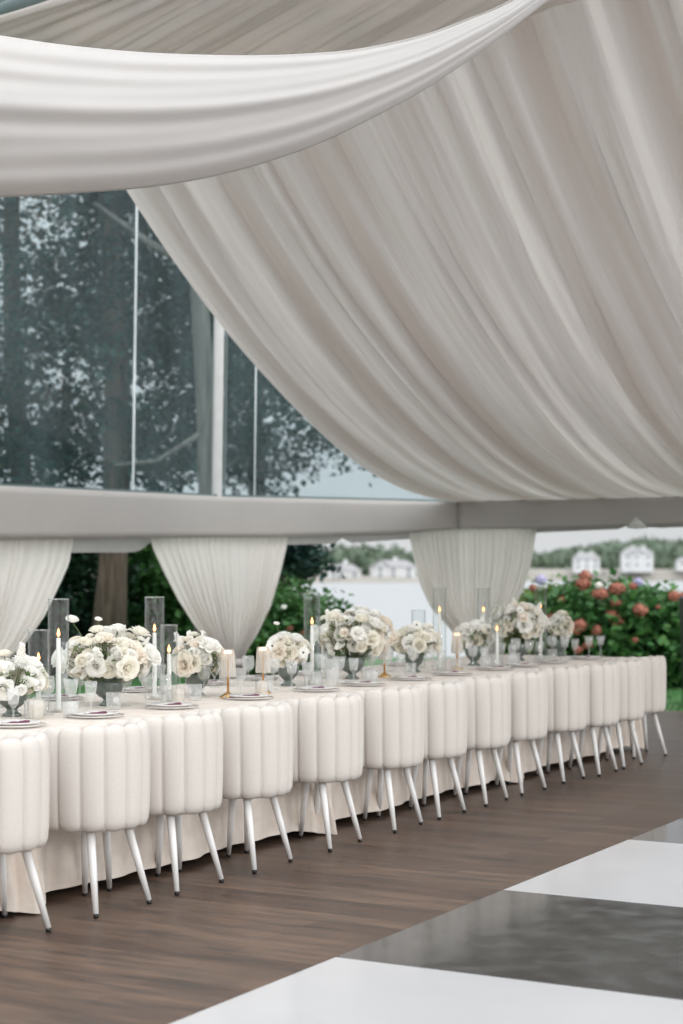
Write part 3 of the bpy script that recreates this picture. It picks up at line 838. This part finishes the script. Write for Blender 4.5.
arrangement(108, 5.24, .245, .135, 1.0, 96, 'largest near bowl of cream roses and white blooms, between two tall candle cylinders at left', 102, .078, tall=[(-.185, 1.175, .038, 'ranunculus'), (-.05, 1.18, .022, 'ranunculus')])
arrangement(197, 5.24, .17, .115, .955, 44, 'white and blush flowers in a grey bowl just left of the first brass lamp', 103, .068, tall=[(.03, 1.09, .02, 'ranunculus')])
arrangement(288, 5.24, .13, .105, .955, 38, 'white flowers with dark-eyed anemones in a grey bowl right of the second brass lamp', 104, .066, tall=[(-.10, .985, .038, 'anemone'), (.085, .945, .038, 'anemone'), (-.07, 1.115, .022, 'ranunculus')])
arrangement(352, 5.24, .235, .150, 1.045, 94, 'tall mound of cream flowers in front of the open bay water', 105, .080, tall=[(.03, 1.20, .026, 'ranunculus')])
arrangement(414, 5.24, .20, .115, .96, 50, 'creamy flowers in a dark bowl beside the short candle cylinder over the bay', 106, .066, tall=[(.0, 1.07, .034, 'anemone')])
arrangement(474, 5.24, .140, .11, .97, 38, 'white flowers in a dark bowl before the corner curtain', 107, .066)
arrangement(519, 5.24, .225, .150, 1.055, 92, 'large mound of white flowers in front of the hydrangea bushes', 108, .078, tall=[(-.02, 1.14, .032, 'anemone')])
arrangement(560, 5.24, .115, .10, 1.0, 30, 'last small bunch of white flowers near the far end of the table', 109, .060)

# ---------------------------------------------------------------- candles in glass cylinders
cyl_cache = {}
def cylinder(px, n, ytop, wpx, label, yfl, cand_label, off=0.0):
    rho = row_at(px, n); p = W(rho, n, TT)
    h = H + (YH - ytop) / F * p.y - TT; r = wpx / F * p.y / 2
    g_ = MB().lathe([(0, 0), (r * .96, 0), (r, .004), (r, h), (r - .003, h), (r - .003, .008), (0, .008)], 32, cap=False).build('glass_cylinder', M_glass, None, True, p)
    rim = MB().lathe([(r - .0035, h - .003), (r + .001, h - .003), (r + .001, h + .002), (r - .0035, h + .002), (r - .0035, h - .003)], 32, cap=False).build('rim', M_crystal, g_)
    tag(g_, label, 'glass cylinder', 'clear glass cylinders holding candles')
    zf = H + (YH - yfl) / F * p.y - TT
    c = MB().lathe([(0, .008), (.022, .0085), (.024, .02), (.0125, .024), (.0125, zf * .5), (.0105, zf - .022), (.006, zf - .018), (0, zf - .02)], 16, cap=False).build('taper_candle', M_candle, None, True, p + Vector((off, 0, 0)))
    MB().tube([(0, 0, zf - .021), (.001, 0, zf - .008)], .0012, 6).build('wick', M_wick, c)
    MB().lathe([(0, 0), (.006, .006), (.0085, .014), (.006, .026), (.0025, .037), (0, .044)], 12, cap=False, loc=(0, 0, zf - .014)).build('flame', M_flame, c)
    tag(c, cand_label, 'candle', 'white taper candles')
cylinder(58.5, 5.20, 599, 21, 'tall clear glass cylinder, leftmost tall one, standing before the left curtain', 634, 'lit white taper candle inside the leftmost tall glass cylinder')
cylinder(38.5, 5.30, 630, 21, 'shorter glass cylinder left of the leftmost tall one', 658, 'lit white taper candle inside the shorter cylinder at far left')
cylinder(154.5, 5.30, 597, 19.5, 'tall glass cylinder in front of the green shrubs beside the thick tree trunk', 629, 'lit white taper candle in the tall cylinder before the green shrubs')
cylinder(169, 5.08, 625, 17, 'shorter glass cylinder beside the left edge of the middle curtain', 650, 'lit white taper candle in the shorter cylinder by the middle curtain')
cylinder(312, 5.20, 593, 16.5, 'tall glass cylinder standing before the round green bush', 622, 'lit white taper candle in the tall cylinder before the round green bush')
cylinder(323, 5.45, 617, 13.5, 'shorter glass cylinder tucked behind the tall one by the round green bush', 638, 'lit white taper candle in the shorter cylinder by the round green bush')
cylinder(418.5, 5.45, 610, 14, 'short glass cylinder with open bay water behind it', 629, 'lit white taper candle in the short cylinder over the bay water')
cylinder(439.5, 5.20, 588, 13.5, 'tall glass cylinder in front of the left half of the corner curtain', 610, 'lit white taper candle in the tall cylinder before the left half of the corner curtain')
cylinder(483.5, 5.40, 588.5, 12.5, 'tall glass cylinder in front of the right half of the corner curtain', 610, 'lit white taper candle in the tall cylinder before the right half of the corner curtain')
cylinder(497, 5.05, 607, 13, 'shorter glass cylinder at the left side of the large far flower mound', 629, 'lit white taper candle at the left side of the large far flower mound')
cylinder(540.5, 5.15, 588, 12.5, 'tall glass cylinder nearest the hydrangea bushes', 606, 'lit white taper candle in the cylinder nearest the hydrangea bushes')

# ---------------------------------------------------------------- small brass lamps
def lamp():
    root = empty('table_lamp', (0, 0, 0))
    MB().lathe([(0, 0), (.043, 0), (.045, .004), (.040, .012), (.026, .022), (.012, .030), (.0065, .036), (0, .037)], 28, cap=False).build('base', M_brass, root)
    MB().lathe([(0, .03), (.0062, .03), (.0062, .205), (.010, .208), (.010, .214), (0, .214)], 16, cap=False).build('stem', M_brass, root)
    MB().lathe([(.041, .115), (.040, .16), (.036, .22), (.031, .262), (.029, .262), (.034, .22), (.038, .16), (.039, .115)], 72, cap=False, scallop=.05, ns=18).build('lamp_shade', M_frost, root)['label'] = 'pleated clear glass shade'
    MB().lathe([(0, .240), (.018, .241), (.022, .250), (.018, .259), (0, .261)], 20, cap=False).build('bulb', M_glow, root)
    return root
lp = lamp()
for k, (px, n, lab) in enumerate([(228, 4.99, 'small brass lamp with pleated glass shade, first from the left'), (263, 5.02, 'small brass lamp with pleated glass shade, second from the left, before the anemones'),
                                  (384.5, 5.13, 'small brass lamp between the bay-view flower mounds'), (457, 5.12, 'small brass lamp in front of the corner curtain')]):
    o = lp if k == 0 else copy_tree(lp)
    o.location = W(row_at(px, n), n, TT); o.rotation_euler[2] = ROT
    tag(o, lab, 'lamp', 'small brass table lamps')
# candle cups and cut-crystal votives
cups = [(36, 5.02, .060, .040, 'frosted yellowish glass cup in front of the left-edge flowers'), (262, 4.86, .06, .036, 'frosted white glass cup in front of the second brass lamp'), (178, 5.0, .055, .036, 'frosted white glass cup under the shorter cylinder by the middle curtain'),
        (332, 4.98, .11, .042, 'tall cut crystal vase in front of the bay-view flower mound'), (70, 4.95, .05, .04, 'round clear crystal bowl below the leftmost candle cylinder'), (372, 5.0, .05, .04, 'small crystal bowl left of the third brass lamp'), (512, 5.0, .06, .036, 'small crystal cup before the large far flower mound')]
for px, n, h, r, lab in cups:
    m_ = M_frost if 'frosted' in lab else M_crystal
    hh = h * 1.5
    o = MB().lathe([(0, 0), (r * .75, 0), (r * .8, .006), (r, hh * .6), (r * .97, hh), (r * .90, hh), (r * .92, hh * .6), (r * .7, .012), (0, .01)], 28, cap=False, scallop=.03, ns=14).build('glass_cup', m_, None, True, W(row_at(px, n), n, TT))
    tag(o, lab, 'glass cup', 'frosted and crystal cups on the table')
    if 'yellowish' in lab:
        pass
# two goblets at the far end
for px, n, lab in [(589, 5.0, 'stemmed crystal goblet, left one of the pair alone at the far table end'), (600.5, 4.95, 'stemmed crystal goblet, right one of the pair alone at the far table end')]:
    tag(mk('goblet', gob_me, None, W(row_at(px, n), n, TT)), lab, 'glass', 'goblets at the far table end')

# ---------------------------------------------------------------- foliage
def leaf_mass(blobs, seed, size, clump=.35, per_clump=24, flat=False):
    """blobs: (cx,cy,cz,rx,ry,rz,clumps)"""
    r = random.Random(seed); V = []; Fc = []
    for (cx, cy, cz, rx, ry, rz, cn) in blobs:
        for _ in range(cn):
            while True:
                a, b, c = r.uniform(-1, 1), r.uniform(-1, 1), r.uniform(-1, 1)
                d = a * a + b * b + c * c
                if d <= 1 and (d > .25 or r.random() < .4): break
            ox, oy, oz = cx + a * rx, cy + b * ry, cz + c * rz
            for _ in range(per_clump):
                x = ox + r.gauss(0, clump); y = oy + r.gauss(0, clump); z = oz + r.gauss(0, clump * .6)
                s = size * r.uniform(.6, 1.35)
                th = r.uniform(0, 2 * PI); ti = r.uniform(-1.1, 1.1)
                ux, uy, uz = cos(th) * cos(ti), sin(th) * cos(ti), sin(ti)
                vx, vy, vz = -sin(th), cos(th), r.uniform(-.5, .5)
                o = len(V); w = s * .42
                V.append((x, y, z)); V.append((x + ux * s * .5 + vx * w, y + uy * s * .5 + vy * w, z + uz * s * .5 + vz * w))
                V.append((x + ux * s, y + uy * s, z + uz * s - .12 * s)); V.append((x + ux * s * .5 - vx * w, y + uy * s * .5 - vy * w, z + uz * s * .5 - vz * w))
                Fc.append((o, o + 1, o + 2, o + 3))
    m = MB(); m.v = V; m.f = Fc; return m
def tree(label, px, Y, r0, blobs, seed, lm, bark, size=.2, clump=.4, per=26, limbs=(), top=11, lean=0, group='trees beyond the tent'):
    X = (px - CX) / F * Y
    root = tag(empty('tree', (X, Y, -.06)), label, 'tree', group)
    pts = []; rad = []
    r = random.Random(seed)
    for k in range(9):
        z = top * k / 8; pts.append((lean * z + .12 * sin(z * .5 + seed), .1 * sin(z * .7), z)); rad.append(r0 * (1.25 if k == 0 else 1 - .075 * k))
    MB().tube(pts, rad, 16).build('trunk', bark, root)
    bm = MB()
    for (p, q, ra) in limbs:
        p = Vector(p); q = Vector(q); mid = p.lerp(q, .5) + Vector((0, 0, -.15))
        bm.tube([p, p.lerp(mid, .5), mid, q], [ra, ra * .8, ra * .65, ra * .4], 8)
    for k in range(8):
        z = r.uniform(5.0, top * .9); a = r.uniform(0, 2 * PI); L = r.uniform(.7, 1.5)
        bm.tube([(lean * z, 0, z), (lean * z + cos(a) * L * .5, sin(a) * L * .5, z + .4), (lean * z + cos(a) * L, sin(a) * L, z + .9)], [.07, .05, .02], 6)
    bm.build('branches', bark, root)
    leaf_mass(blobs, seed, size, clump, per).build('foliage', lm, root, smooth=False)
    return root
def zy(py, Y): return H + (YH - py) / F * Y
tree('large dark-leaved tree with a thick brown trunk, seen left of the window seam', 109, 24, .225,
     [(0, 0, 8.5, 3.0, 2.4, 2.8, 190), (-.5, 0, 5.0, 2.4, 1.6, 1.5, 80), (2.0, .5, 7.3, 1.9, 1.6, 2.2, 115), (1.2, .3, 4.2, 1.5, 1.2, 1.2, 60), (-.6, .3, 3.1, 2.0, 1.0, .6, 55)], 31, M_oak, M_bark, size=.115, clump=.24, per=44, top=12)
tree('tall grey-trunked tree just left of the leaning window post', 200, 22.5, .165,
     [(.2, .5, 8.6, 1.9, 1.6, 2.4, 110), (-1.0, 1.4, 5.6, 1.3, 1.2, 1.5, 65), (-.5, 1.6, 3.7, .9, .9, 1.0, 40)], 32, M_oak, M_bark2, size=.11, clump=.22, per=44, top=11,
     limbs=[((0, 0, 3.35), (-1.15, .1, 2.95), .045)])
tree('tree with rusty autumn leaves at the left edge of the clear wall', 20, 26, .2,
     [(-.3, 0, 7.2, 2.6, 2.2, 3.2, 160), (1.3, -.3, 5.0, 1.8, 1.6, 1.8, 75), (-.4, 0, 3.6, 1.6, 1.2, .9, 60)], 33, M_rust, M_bark, size=.115, clump=.24, per=44, top=11)
tree('feathery dark tree seen right of the window post', 262, 28, .17,
     [(-.2, 0, 6.8, 1.5, 1.7, 2.6, 150), (.3, 0, 4.3, 1.5, 1.3, .9, 70), (-.1, 0, 3.3, .9, .8, .5, 34), (1.7, 0, 3.6, 1.0, .6, .3, 14), (3.0, 0, 3.3, .4, .4, .12, 3)], 34, M_oak, M_bark2, size=.11, clump=.22, per=44, top=10)

def shrub(name, label, px, Y, blobs, seed, lm, size, clump=.16, per=26, cat='shrub', group=None, blooms=None, z0=-.06):
    X = (px - CX) / F * Y
    root = tag(empty(name, (X, Y, z0)), label, cat, group)
    st = MB(); r = random.Random(seed)
    for k in range(10):
        b = r.choice(blobs); a = r.uniform(0, 6.28)
        st.tube([(b[0] * .6 + r.uniform(-.1, .1), b[1], 0), (b[0] + cos(a) * b[3] * .4, b[1] + sin(a) * b[4] * .4, b[2])], [.02, .008], 6)
    st.build('stems', M_bark, root)
    leaf_mass(blobs, seed, size, clump, per).build('leaves', lm, root, smooth=False)
    if blooms:
        for (bpx, bpy, br, mt) in blooms:
            Yb = Y + blobs[0][1] - blobs[0][4] * 1.15
            q = at(bpx, bpy, Yb)
            m = MB(); br *= .86
            for k in range(90):
                d = Vector((r.gauss(0, 1), r.gauss(0, 1), r.gauss(0, 1))).normalized(); c = d * br * r.uniform(.8, 1.02); c.z *= .8
                s = br * .26; rot = d.to_track_quat('Z', 'Y').to_matrix().to_4x4()
                m.add([(-s, 0, 0), (0, -s, .2 * s), (s, 0, 0), (0, s, .2 * s)], [(0, 1, 2, 3)], Matrix.Translation(c) @ rot)
            m.lathe([(0, -br * .6), (br * .65, -br * .3), (br * .75, 0), (br * .6, br * .45), (0, br * .68)], 12, cap=False)
            o = m.build('flower_head', mt, root, smooth=False, loc=(q.x - X, q.y - Y, q.z - z0))
            o['label'] = 'lilac hydrangea flower head' if mt is M_purplebloom else 'rust red hydrangea flower head'
    return root
Rr, Pp = M_redbloom, M_purplebloom
shrub('hydrangea_bush', 'leafy hydrangea bush with red heads beside the corner curtain, left of the others', 545, 23.4,
      [(0, 0, .62, .75, .7, .62, 200), (.2, 0, .95, .55, .5, .3, 60), (-.3, 0, .9, .4, .4, .25, 40)], 51, M_hyd2, .10, cat='bush', group='hydrangea bushes',
      blooms=[(541, 580, .10, Pp), (553, 618, .11, Rr), (575, 622, .08, Rr), (562, 600, .07, Rr), (533, 588, .07, Rr)])
shrub('hydrangea_bush', 'tall middle hydrangea bush with clusters of rust red flower heads', 592, 23.0,
      [(0, 0, .66, .85, .7, .66, 260), (-.1, 0, 1.0, .55, .5, .25, 70)], 52, M_hyd, .12, cat='bush', group='hydrangea bushes',
      blooms=[(585, 576, .11, Rr), (583, 584, .12, Rr), (602, 594, .11, Rr), (617, 589, .13, Rr), (597, 594, .09, Rr), (616, 603, .09, Rr), (612, 614, .10, Rr), (580, 625, .12, Rr), (576, 631, .08, Rr), (596, 630, .10, Rr), (617, 621, .12, Rr), (588, 645, .09, Rr), (578, 650, .08, Rr), (599, 585, .06, M_petalw)])
shrub('hydrangea_bush', 'broad dark-leaved hydrangea bush behind the last chair', 645, 22.8,
      [(0, -.1, .6, .85, .7, .62, 280), (-.1, 0, .9, .5, .5, .25, 50)], 53, M_hyd, .13, cat='bush', group='hydrangea bushes',
      blooms=[(640, 610, .12, Rr), (638, 582, .08, Pp), (633, 586, .07, Rr), (635, 640, .05, Rr), (658, 607, .04, Rr)])
shrub('hydrangea_bush', 'hydrangea bush at the right edge of the photo', 700, 22.6,
      [(0, 0, .52, .8, .7, .58, 220)], 54, M_hyd, .13, cat='bush', group='hydrangea bushes',
      blooms=[(674, 596, .10, Rr), (682, 597, .08, Rr)])
shrub('shrub', 'round dark green bush with small rusty blooms right of the middle curtain', 297, 21.0,
      [(0, 0, .65, .62, .6, .58, 190), (-.4, 0, .7, .5, .5, .6, 90)], 55, M_bush, .09, cat='bush',
      blooms=[(290, 628, .05, Rr), (303, 633, .04, Rr), (284, 607, .04, M_petalw)])
shrub('shrub', 'bright green shrub right of the thick tree trunk', 158, 26.0,
      [(0, 0, 1.5, .75, .5, 1.3, 230), (.3, .2, .7, .8, .5, .7, 110)], 56, M_bush, .13, cat='shrub')
shrub('shrub', 'very dark evergreen shrub left of the thick tree trunk', 62, 25.0,
      [(0, 0, 1.1, .9, .5, 1.25, 300), (-1.2, 0, 1.1, .9, .5, 1.2, 240)], 57, M_hedge, .12, cat='shrub')
shrub('shrub', 'dark leafy branch ends hanging right of the middle curtain, above the round bush', 292, 23.0,
      [(-.2, 0, 1.85, .5, .4, .25, 60), (.15, 0, 1.65, .3, .3, .12, 16)], 58, M_oak, .10, cat='shrub')
shrub('shrub', 'mid green shrub behind the middle curtain', 235, 26.0,
      [(0, 0, 1.0, 1.0, .5, 1.0, 190)], 59, M_bush, .13, cat='shrub')

# black upright at the right edge
mb = MB(); a = at(681.5, 598, 19.0)
w0 = .35
zt = a.z
mb.add([(a.x + .05, a.y - .15, 0), (a.x + .05 + w0, a.y - .15, 0), (a.x + .05 + w0, a.y + .15, 0), (a.x + .05, a.y + .15, 0),
        (a.x, a.y - .15, zt), (a.x + w0, a.y - .15, zt), (a.x + w0, a.y + .15, zt), (a.x, a.y + .15, zt),
        (a.x + .02, a.y - .13, zt + .02), (a.x + w0 - .02, a.y - .13, zt + .02), (a.x + w0 - .02, a.y + .13, zt + .02), (a.x + .02, a.y + .13, zt + .02)],
       [(3, 2, 1, 0), (0, 1, 5, 4), (1, 2, 6, 5), (2, 3, 7, 6), (3, 0, 4, 7), (4, 5, 9, 8), (5, 6, 10, 9), (6, 7, 11, 10), (7, 4, 8, 11), (8, 9, 10, 11)])
for v_ in range(12): mb.v[v_] = (mb.v[v_][0], mb.v[v_][1], mb.v[v_][2] - .06 if mb.v[v_][2] == 0 else mb.v[v_][2])
tag(mb.build('black_cabinet', M_black, smooth=False), 'black upright cabinet cut off by the right edge, before the hydrangeas', 'cabinet')

# ---------------------------------------------------------------- far shore
def shore(px0, px1, Y, yb, yt, seed):
    m = MB(); x0 = (px0 - CX) / F * Y; x1 = (px1 - CX) / F * Y; r = random.Random(seed)
    def fn(i, j):
        x = x0 + (x1 - x0) * i / 60; zt = H + (YH - yt) / F * Y
        prof = [(-6, -1.5), (0, -.8 if True else 0), (2, zt * .6 - .3), (5, zt), (200, zt + 1)]
        return (x, Y + prof[j][0] + 3 * sin(i * .7), prof[j][1])
    return struct(m.grid(61, 5, fn).build('ground', M_sand))
shore(-200, 470, 640, 583, 577, 1); shore(460, 1200, 900, 575, 569, 2)
def hill(px0, px1, Y, pts, seed):
    r = random.Random(seed); m = MB()
    def fn(i, j):
        px = px0 + (px1 - px0) * i / 120; top = zy(lerp_tab(pts, px) + 2.0 * sin(i * .9) + r.uniform(-.6, .6), Y)
        q = j / 5
        return ((px - CX) / F * Y, Y + 60 * q * (1) - 0, (top) * sin(q * PI / 2))
    m.grid(121, 6, fn); return struct(m.build('hill', M_hill))
hill(-200, 480, 760, [(-200, 552), (250, 552), (300, 548), (350, 546), (400, 549), (480, 552)], 4)
hill(455, 1200, 1080, [(455, 556), (520, 552), (560, 550), (600, 544), (640, 538), (683, 541), (1200, 540)], 5)
# far trees: individual crowns
fr = random.Random(77)
def crown_mesh(seed):
    r = random.Random(seed); m = MB()
    blobs = [(0, 0, .55, .5, .5, .45, 40), (.2, 0, .35, .35, .35, .3, 16), (-.25, 0, .4, .35, .35, .3, 16)]
    mm = leaf_mass(blobs, seed, .13, .07, 16)
    def sph(cx, cz, rr):
        mm.grid(10, 7, lambda i, j: (cx + rr * sin(PI * j / 6) * cos(2 * PI * i / 10) * (1 + .12 * sin(i * 3 + j)), rr * sin(PI * j / 6) * sin(2 * PI * i / 10), cz + rr * cos(PI * j / 6) * .95), close_u=True)
    sph(0, .55, .42); sph(.25, .38, .3); sph(-.27, .4, .3)
    return mm.mesh('foliage', M_fartree, smooth=False)
crowns = [crown_mesh(k) for k in range(4)]
ftrunk = MB().tube([(0, 0, 0), (0, 0, .4)], [.04, .03], 6).mesh('trunk', M_bark)
def far_tree(px, Y, ybase, ytop, k):
    zb = max(zy(ybase, Y), -.3); h = zy(ytop, Y) - zb
    if h < 2: return
    root = empty('far_tree', ((px - CX) / F * Y, Y, zb), fr.uniform(0, 6))
    a = mk('foliage', crowns[k % 4], root); b = mk('trunk', ftrunk, root)
    w = h * fr.uniform(.72, .85); root.scale = (w, w, h)
    side = 'left far shore, beyond the bay between two curtains' if px < 470 else 'right far shore, above the hydrangea bushes'
    tag(root, 'hazy green tree on the ' + side, 'tree', 'far shore trees, ' + ('left' if px < 470 else 'right'))
for k in range(30):
    px = 283 + k * 5.4 + fr.uniform(-1, 1)
    far_tree(px, 690 + (k % 5) * 32, 575, fr.uniform(545, 555), k)
for k in range(36):
    px = 522 + k * 5.2 + fr.uniform(-1, 1)
    far_tree(px, 960 + (k % 5) * 38, 568, lerp_tab([(526, 552), (560, 550), (600, 546), (640, 539), (700, 542)], px) + fr.uniform(-2, 4), k)
for px, yt, yb in [(536, 553, 569), (545, 552, 569), (553, 556, 569), (562, 558, 569), (606, 556, 570), (612, 555, 570), (657, 556, 569), (663, 553, 570), (669, 557, 570), (549, 560, 570)]:
    far_tree(px, 935, yb, yt, int(px))

def house(name, label, x0, x1, yb, yt, Y, wings, chim, rows):
    s = Y / F; X0 = (x0 - CX) * s; X1 = (x1 - CX) * s; zb = zy(yb, Y); Wd = X1 - X0; D = Wd * .5
    root = tag(empty(name, ((X0 + X1) / 2, Y, zb)), label, 'house', 'white houses on the far shore')
    for (a, b, h, rh, hip) in wings:     # fractions of width, wall height px, roof height px
        xa = (a - .5) * Wd; xb = (b - .5) * Wd; hz = h * s; rz = rh * s; dd = D * (.9 if hip else 1.05)
        w = MB().box((xa, -dd / 2, -2), (xb, dd / 2, hz)).build('wall', M_paintwhite, root, smooth=False)
        o = .6
        if hip:
            k = min((xb - xa) * .3, dd * .5)
            MB().add([(xa - o, -dd / 2 - o, hz), (xb + o, -dd / 2 - o, hz), (xb + o, dd / 2 + o, hz), (xa - o, dd / 2 + o, hz), (xa + k, 0, hz + rz), (xb - k, 0, hz + rz)],
                     [(0, 1, 5, 4), (1, 2, 5), (2, 3, 4, 5), (3, 0, 4), (3, 2, 1, 0)]).build('roof', M_roof, root, smooth=False)
        else:
            xm = (xa + xb) / 2
            MB().add([(xa - o, -dd / 2 - o, hz), (xb + o, -dd / 2 - o, hz), (xb + o, dd / 2 + o, hz), (xa - o, dd / 2 + o, hz), (xm, -dd / 2 - o, hz + rz), (xm, dd / 2 + o, hz + rz)],
                     [(0, 4, 5, 3), (1, 2, 5, 4), (3, 2, 1, 0)]).build('roof', M_roof, root, smooth=False)
            MB().add([(xa, -dd / 2, hz), (xb, -dd / 2, hz), (xm, -dd / 2, hz + rz * .93), (xa, dd / 2, hz), (xb, dd / 2, hz), (xm, dd / 2, hz + rz * .93)], [(0, 1, 2), (5, 4, 3), (0, 3, 4, 1)]).build('gable', M_paintwhite, root, smooth=False)
        nwin = max(1, int((xb - xa) / 4.4))
        for rr in range(rows):
            for q in range(nwin):
                cx = xa + (xb - xa) * (q + .5) / nwin; cz = hz * (rr + .5) / rows
                fo = MB().box((cx - .75, -dd / 2 - .12, cz - 1.05), (cx + .75, -dd / 2 + .05, cz + 1.05)).build('window', M_paintwhite, root, smooth=False)
                MB().box((cx - .6, -dd / 2 - .16, cz - .9), (cx + .6, -dd / 2 - .1, cz + .9)).build('pane', M_pane, fo, smooth=False)
    for (f, zt_) in chim:
        cx = (f - .5) * Wd
        MB().box((cx - .9, -.8, wings[0][2] * s), (cx + .9, .8, zt_ * s)).build('chimney', M_paintwhite, root, smooth=False)
    return root
house('house', 'white gabled house with grey roofs at left of the bay view', 322, 361, 579, 560, 650, [(0, 1, 8, 7, True), (.15, .45, 9, 7, False)], [(.6, 19)], 1)
house('house', 'long white two-storey house at right of the bay view, beside the corner curtain', 370, 416, 579, 556, 650, [(0, 1, 12, 7, True), (.08, .36, 13, 6, False)], [(.55, 22)], 2)
house('house', 'smaller white house on the far shore above the left hydrangea', 573, 599, 569.5, 551, 900, [(0, 1, 11, 6, True)], [(.3, 18), (.7, 18)], 2)
house('house', 'grand white house with two chimneys on the far shore above the hydrangeas', 621, 652, 568.5, 545, 900, [(0, 1, 15, 6, True), (.3, .62, 15, 4, False)], [(.38, 23), (.72, 23)], 2)
house('house', 'small white house on the far shore at the right edge', 676, 700, 567, 557, 900, [(0, 1, 6, 4, True)], [(.5, 11)], 1)

# ---------------------------------------------------------------- world & light
w = bpy.data.worlds.new('overcast_sky'); S.world = w; w.use_nodes = True
nt = w.node_tree; nt.nodes.clear()
tc = N_(nt, 'ShaderNodeTexCoord'); sp = N_(nt, 'ShaderNodeSeparateXYZ'); nt.links.new(tc.outputs['Generated'], sp.inputs[0])
# brighter veil of cloud behind the viewer (where the sun stands), a little duller over the bay
mr = N_(nt, 'ShaderNodeMapRange'); mr.inputs['From Min'].default_value = -1; mr.inputs['From Max'].default_value = .9
mr.inputs['To Min'].default_value = 1.55; mr.inputs['To Max'].default_value = .86
nt.links.new(sp.outputs['Y'], mr.inputs['Value'])
nz = N_(nt, 'ShaderNodeTexNoise'); nz.inputs['Scale'].default_value = 3; nz.inputs['Detail'].default_value = 5
mp = N_(nt, 'ShaderNodeMapping'); mp.inputs['Scale'].default_value = (1, 1, 4); nt.links.new(tc.outputs['Generated'], mp.inputs[0]); nt.links.new(mp.outputs[0], nz.inputs['Vector'])
cr = N_(nt, 'ShaderNodeValToRGB'); cr.color_ramp.elements[0].position = .3; cr.color_ramp.elements[0].color = (.83, .86, .88, 1)
cr.color_ramp.elements[1].position = .7; cr.color_ramp.elements[1].color = (.93, .94, .95, 1)
nt.links.new(nz.outputs['Fac'], cr.inputs[0])
bg = N_(nt, 'ShaderNodeBackground'); nt.links.new(cr.outputs[0], bg.inputs[0]); 
xr = N_(nt, 'ShaderNodeMapRange'); xr.inputs['From Min'].default_value = .25; xr.inputs['From Max'].default_value = .9; xr.inputs['To Min'].default_value = 1; xr.inputs['To Max'].default_value = 1.7
nt.links.new(sp.outputs['X'], xr.inputs['Value'])
zz = N_(nt, 'ShaderNodeMapRange'); zz.inputs['From Min'].default_value = .12; zz.inputs['From Max'].default_value = 1; zz.inputs['To Min'].default_value = 1; zz.inputs['To Max'].default_value = 2.1
nt.links.new(sp.outputs['Z'], zz.inputs['Value'])
mm = N_(nt, 'ShaderNodeMath', operation='MULTIPLY'); nt.links.new(mr.outputs[0], mm.inputs[0]); nt.links.new(zz.outputs[0], mm.inputs[1])
m3 = N_(nt, 'ShaderNodeMath', operation='MULTIPLY'); nt.links.new(mm.outputs[0], m3.inputs[0]); nt.links.new(xr.outputs[0], m3.inputs[1])
nt.links.new(m3.outputs[0], bg.inputs[1])
ow = N_(nt, 'ShaderNodeOutputWorld'); nt.links.new(bg.outputs[0], ow.inputs[0])
sun = bpy.data.lights.new('veiled_sun', 'SUN'); sun.energy = .65; sun.angle = math.radians(9); sun.color = (1, .95, .90)
so = bpy.data.objects.new('veiled_sun', sun); COL.objects.link(so)
so.rotation_euler = Vector((-.50, .85, -.27)).to_track_quat('-Z', 'Y').to_euler()
so.location = (6, -6, 8)

# ---------------------------------------------------------------- camera
cam = bpy.data.cameras.new('camera'); co = bpy.data.objects.new('camera', cam); COL.objects.link(co)
co.location = (0, 0, H); co.rotation_euler = (PI / 2, 0, 0)
cam.sensor_fit = 'VERTICAL'; cam.sensor_height = 36; cam.lens = F * 36 / 1024
cam.shift_y = (YH - 512) / 1024; cam.clip_end = 5000
cam.dof.use_dof = True; cam.dof.focus_distance = 8.2; cam.dof.aperture_fstop = 2.2
S.camera = co
S.view_settings.view_transform = 'Standard'; S.view_settings.look = 'None'
S.view_settings.gamma = 1; S.view_settings.exposure = -0.15; S.view_settings.use_curve_mapping = False
S.cycles.max_bounces = 10; S.cycles.diffuse_bounces = 5; S.cycles.glossy_bounces = 4; S.cycles.transparent_max_bounces = 24
S.cycles.transmission_bounces = 8; S.cycles.use_denoising = True
S.cycles.sample_clamp_indirect = 6
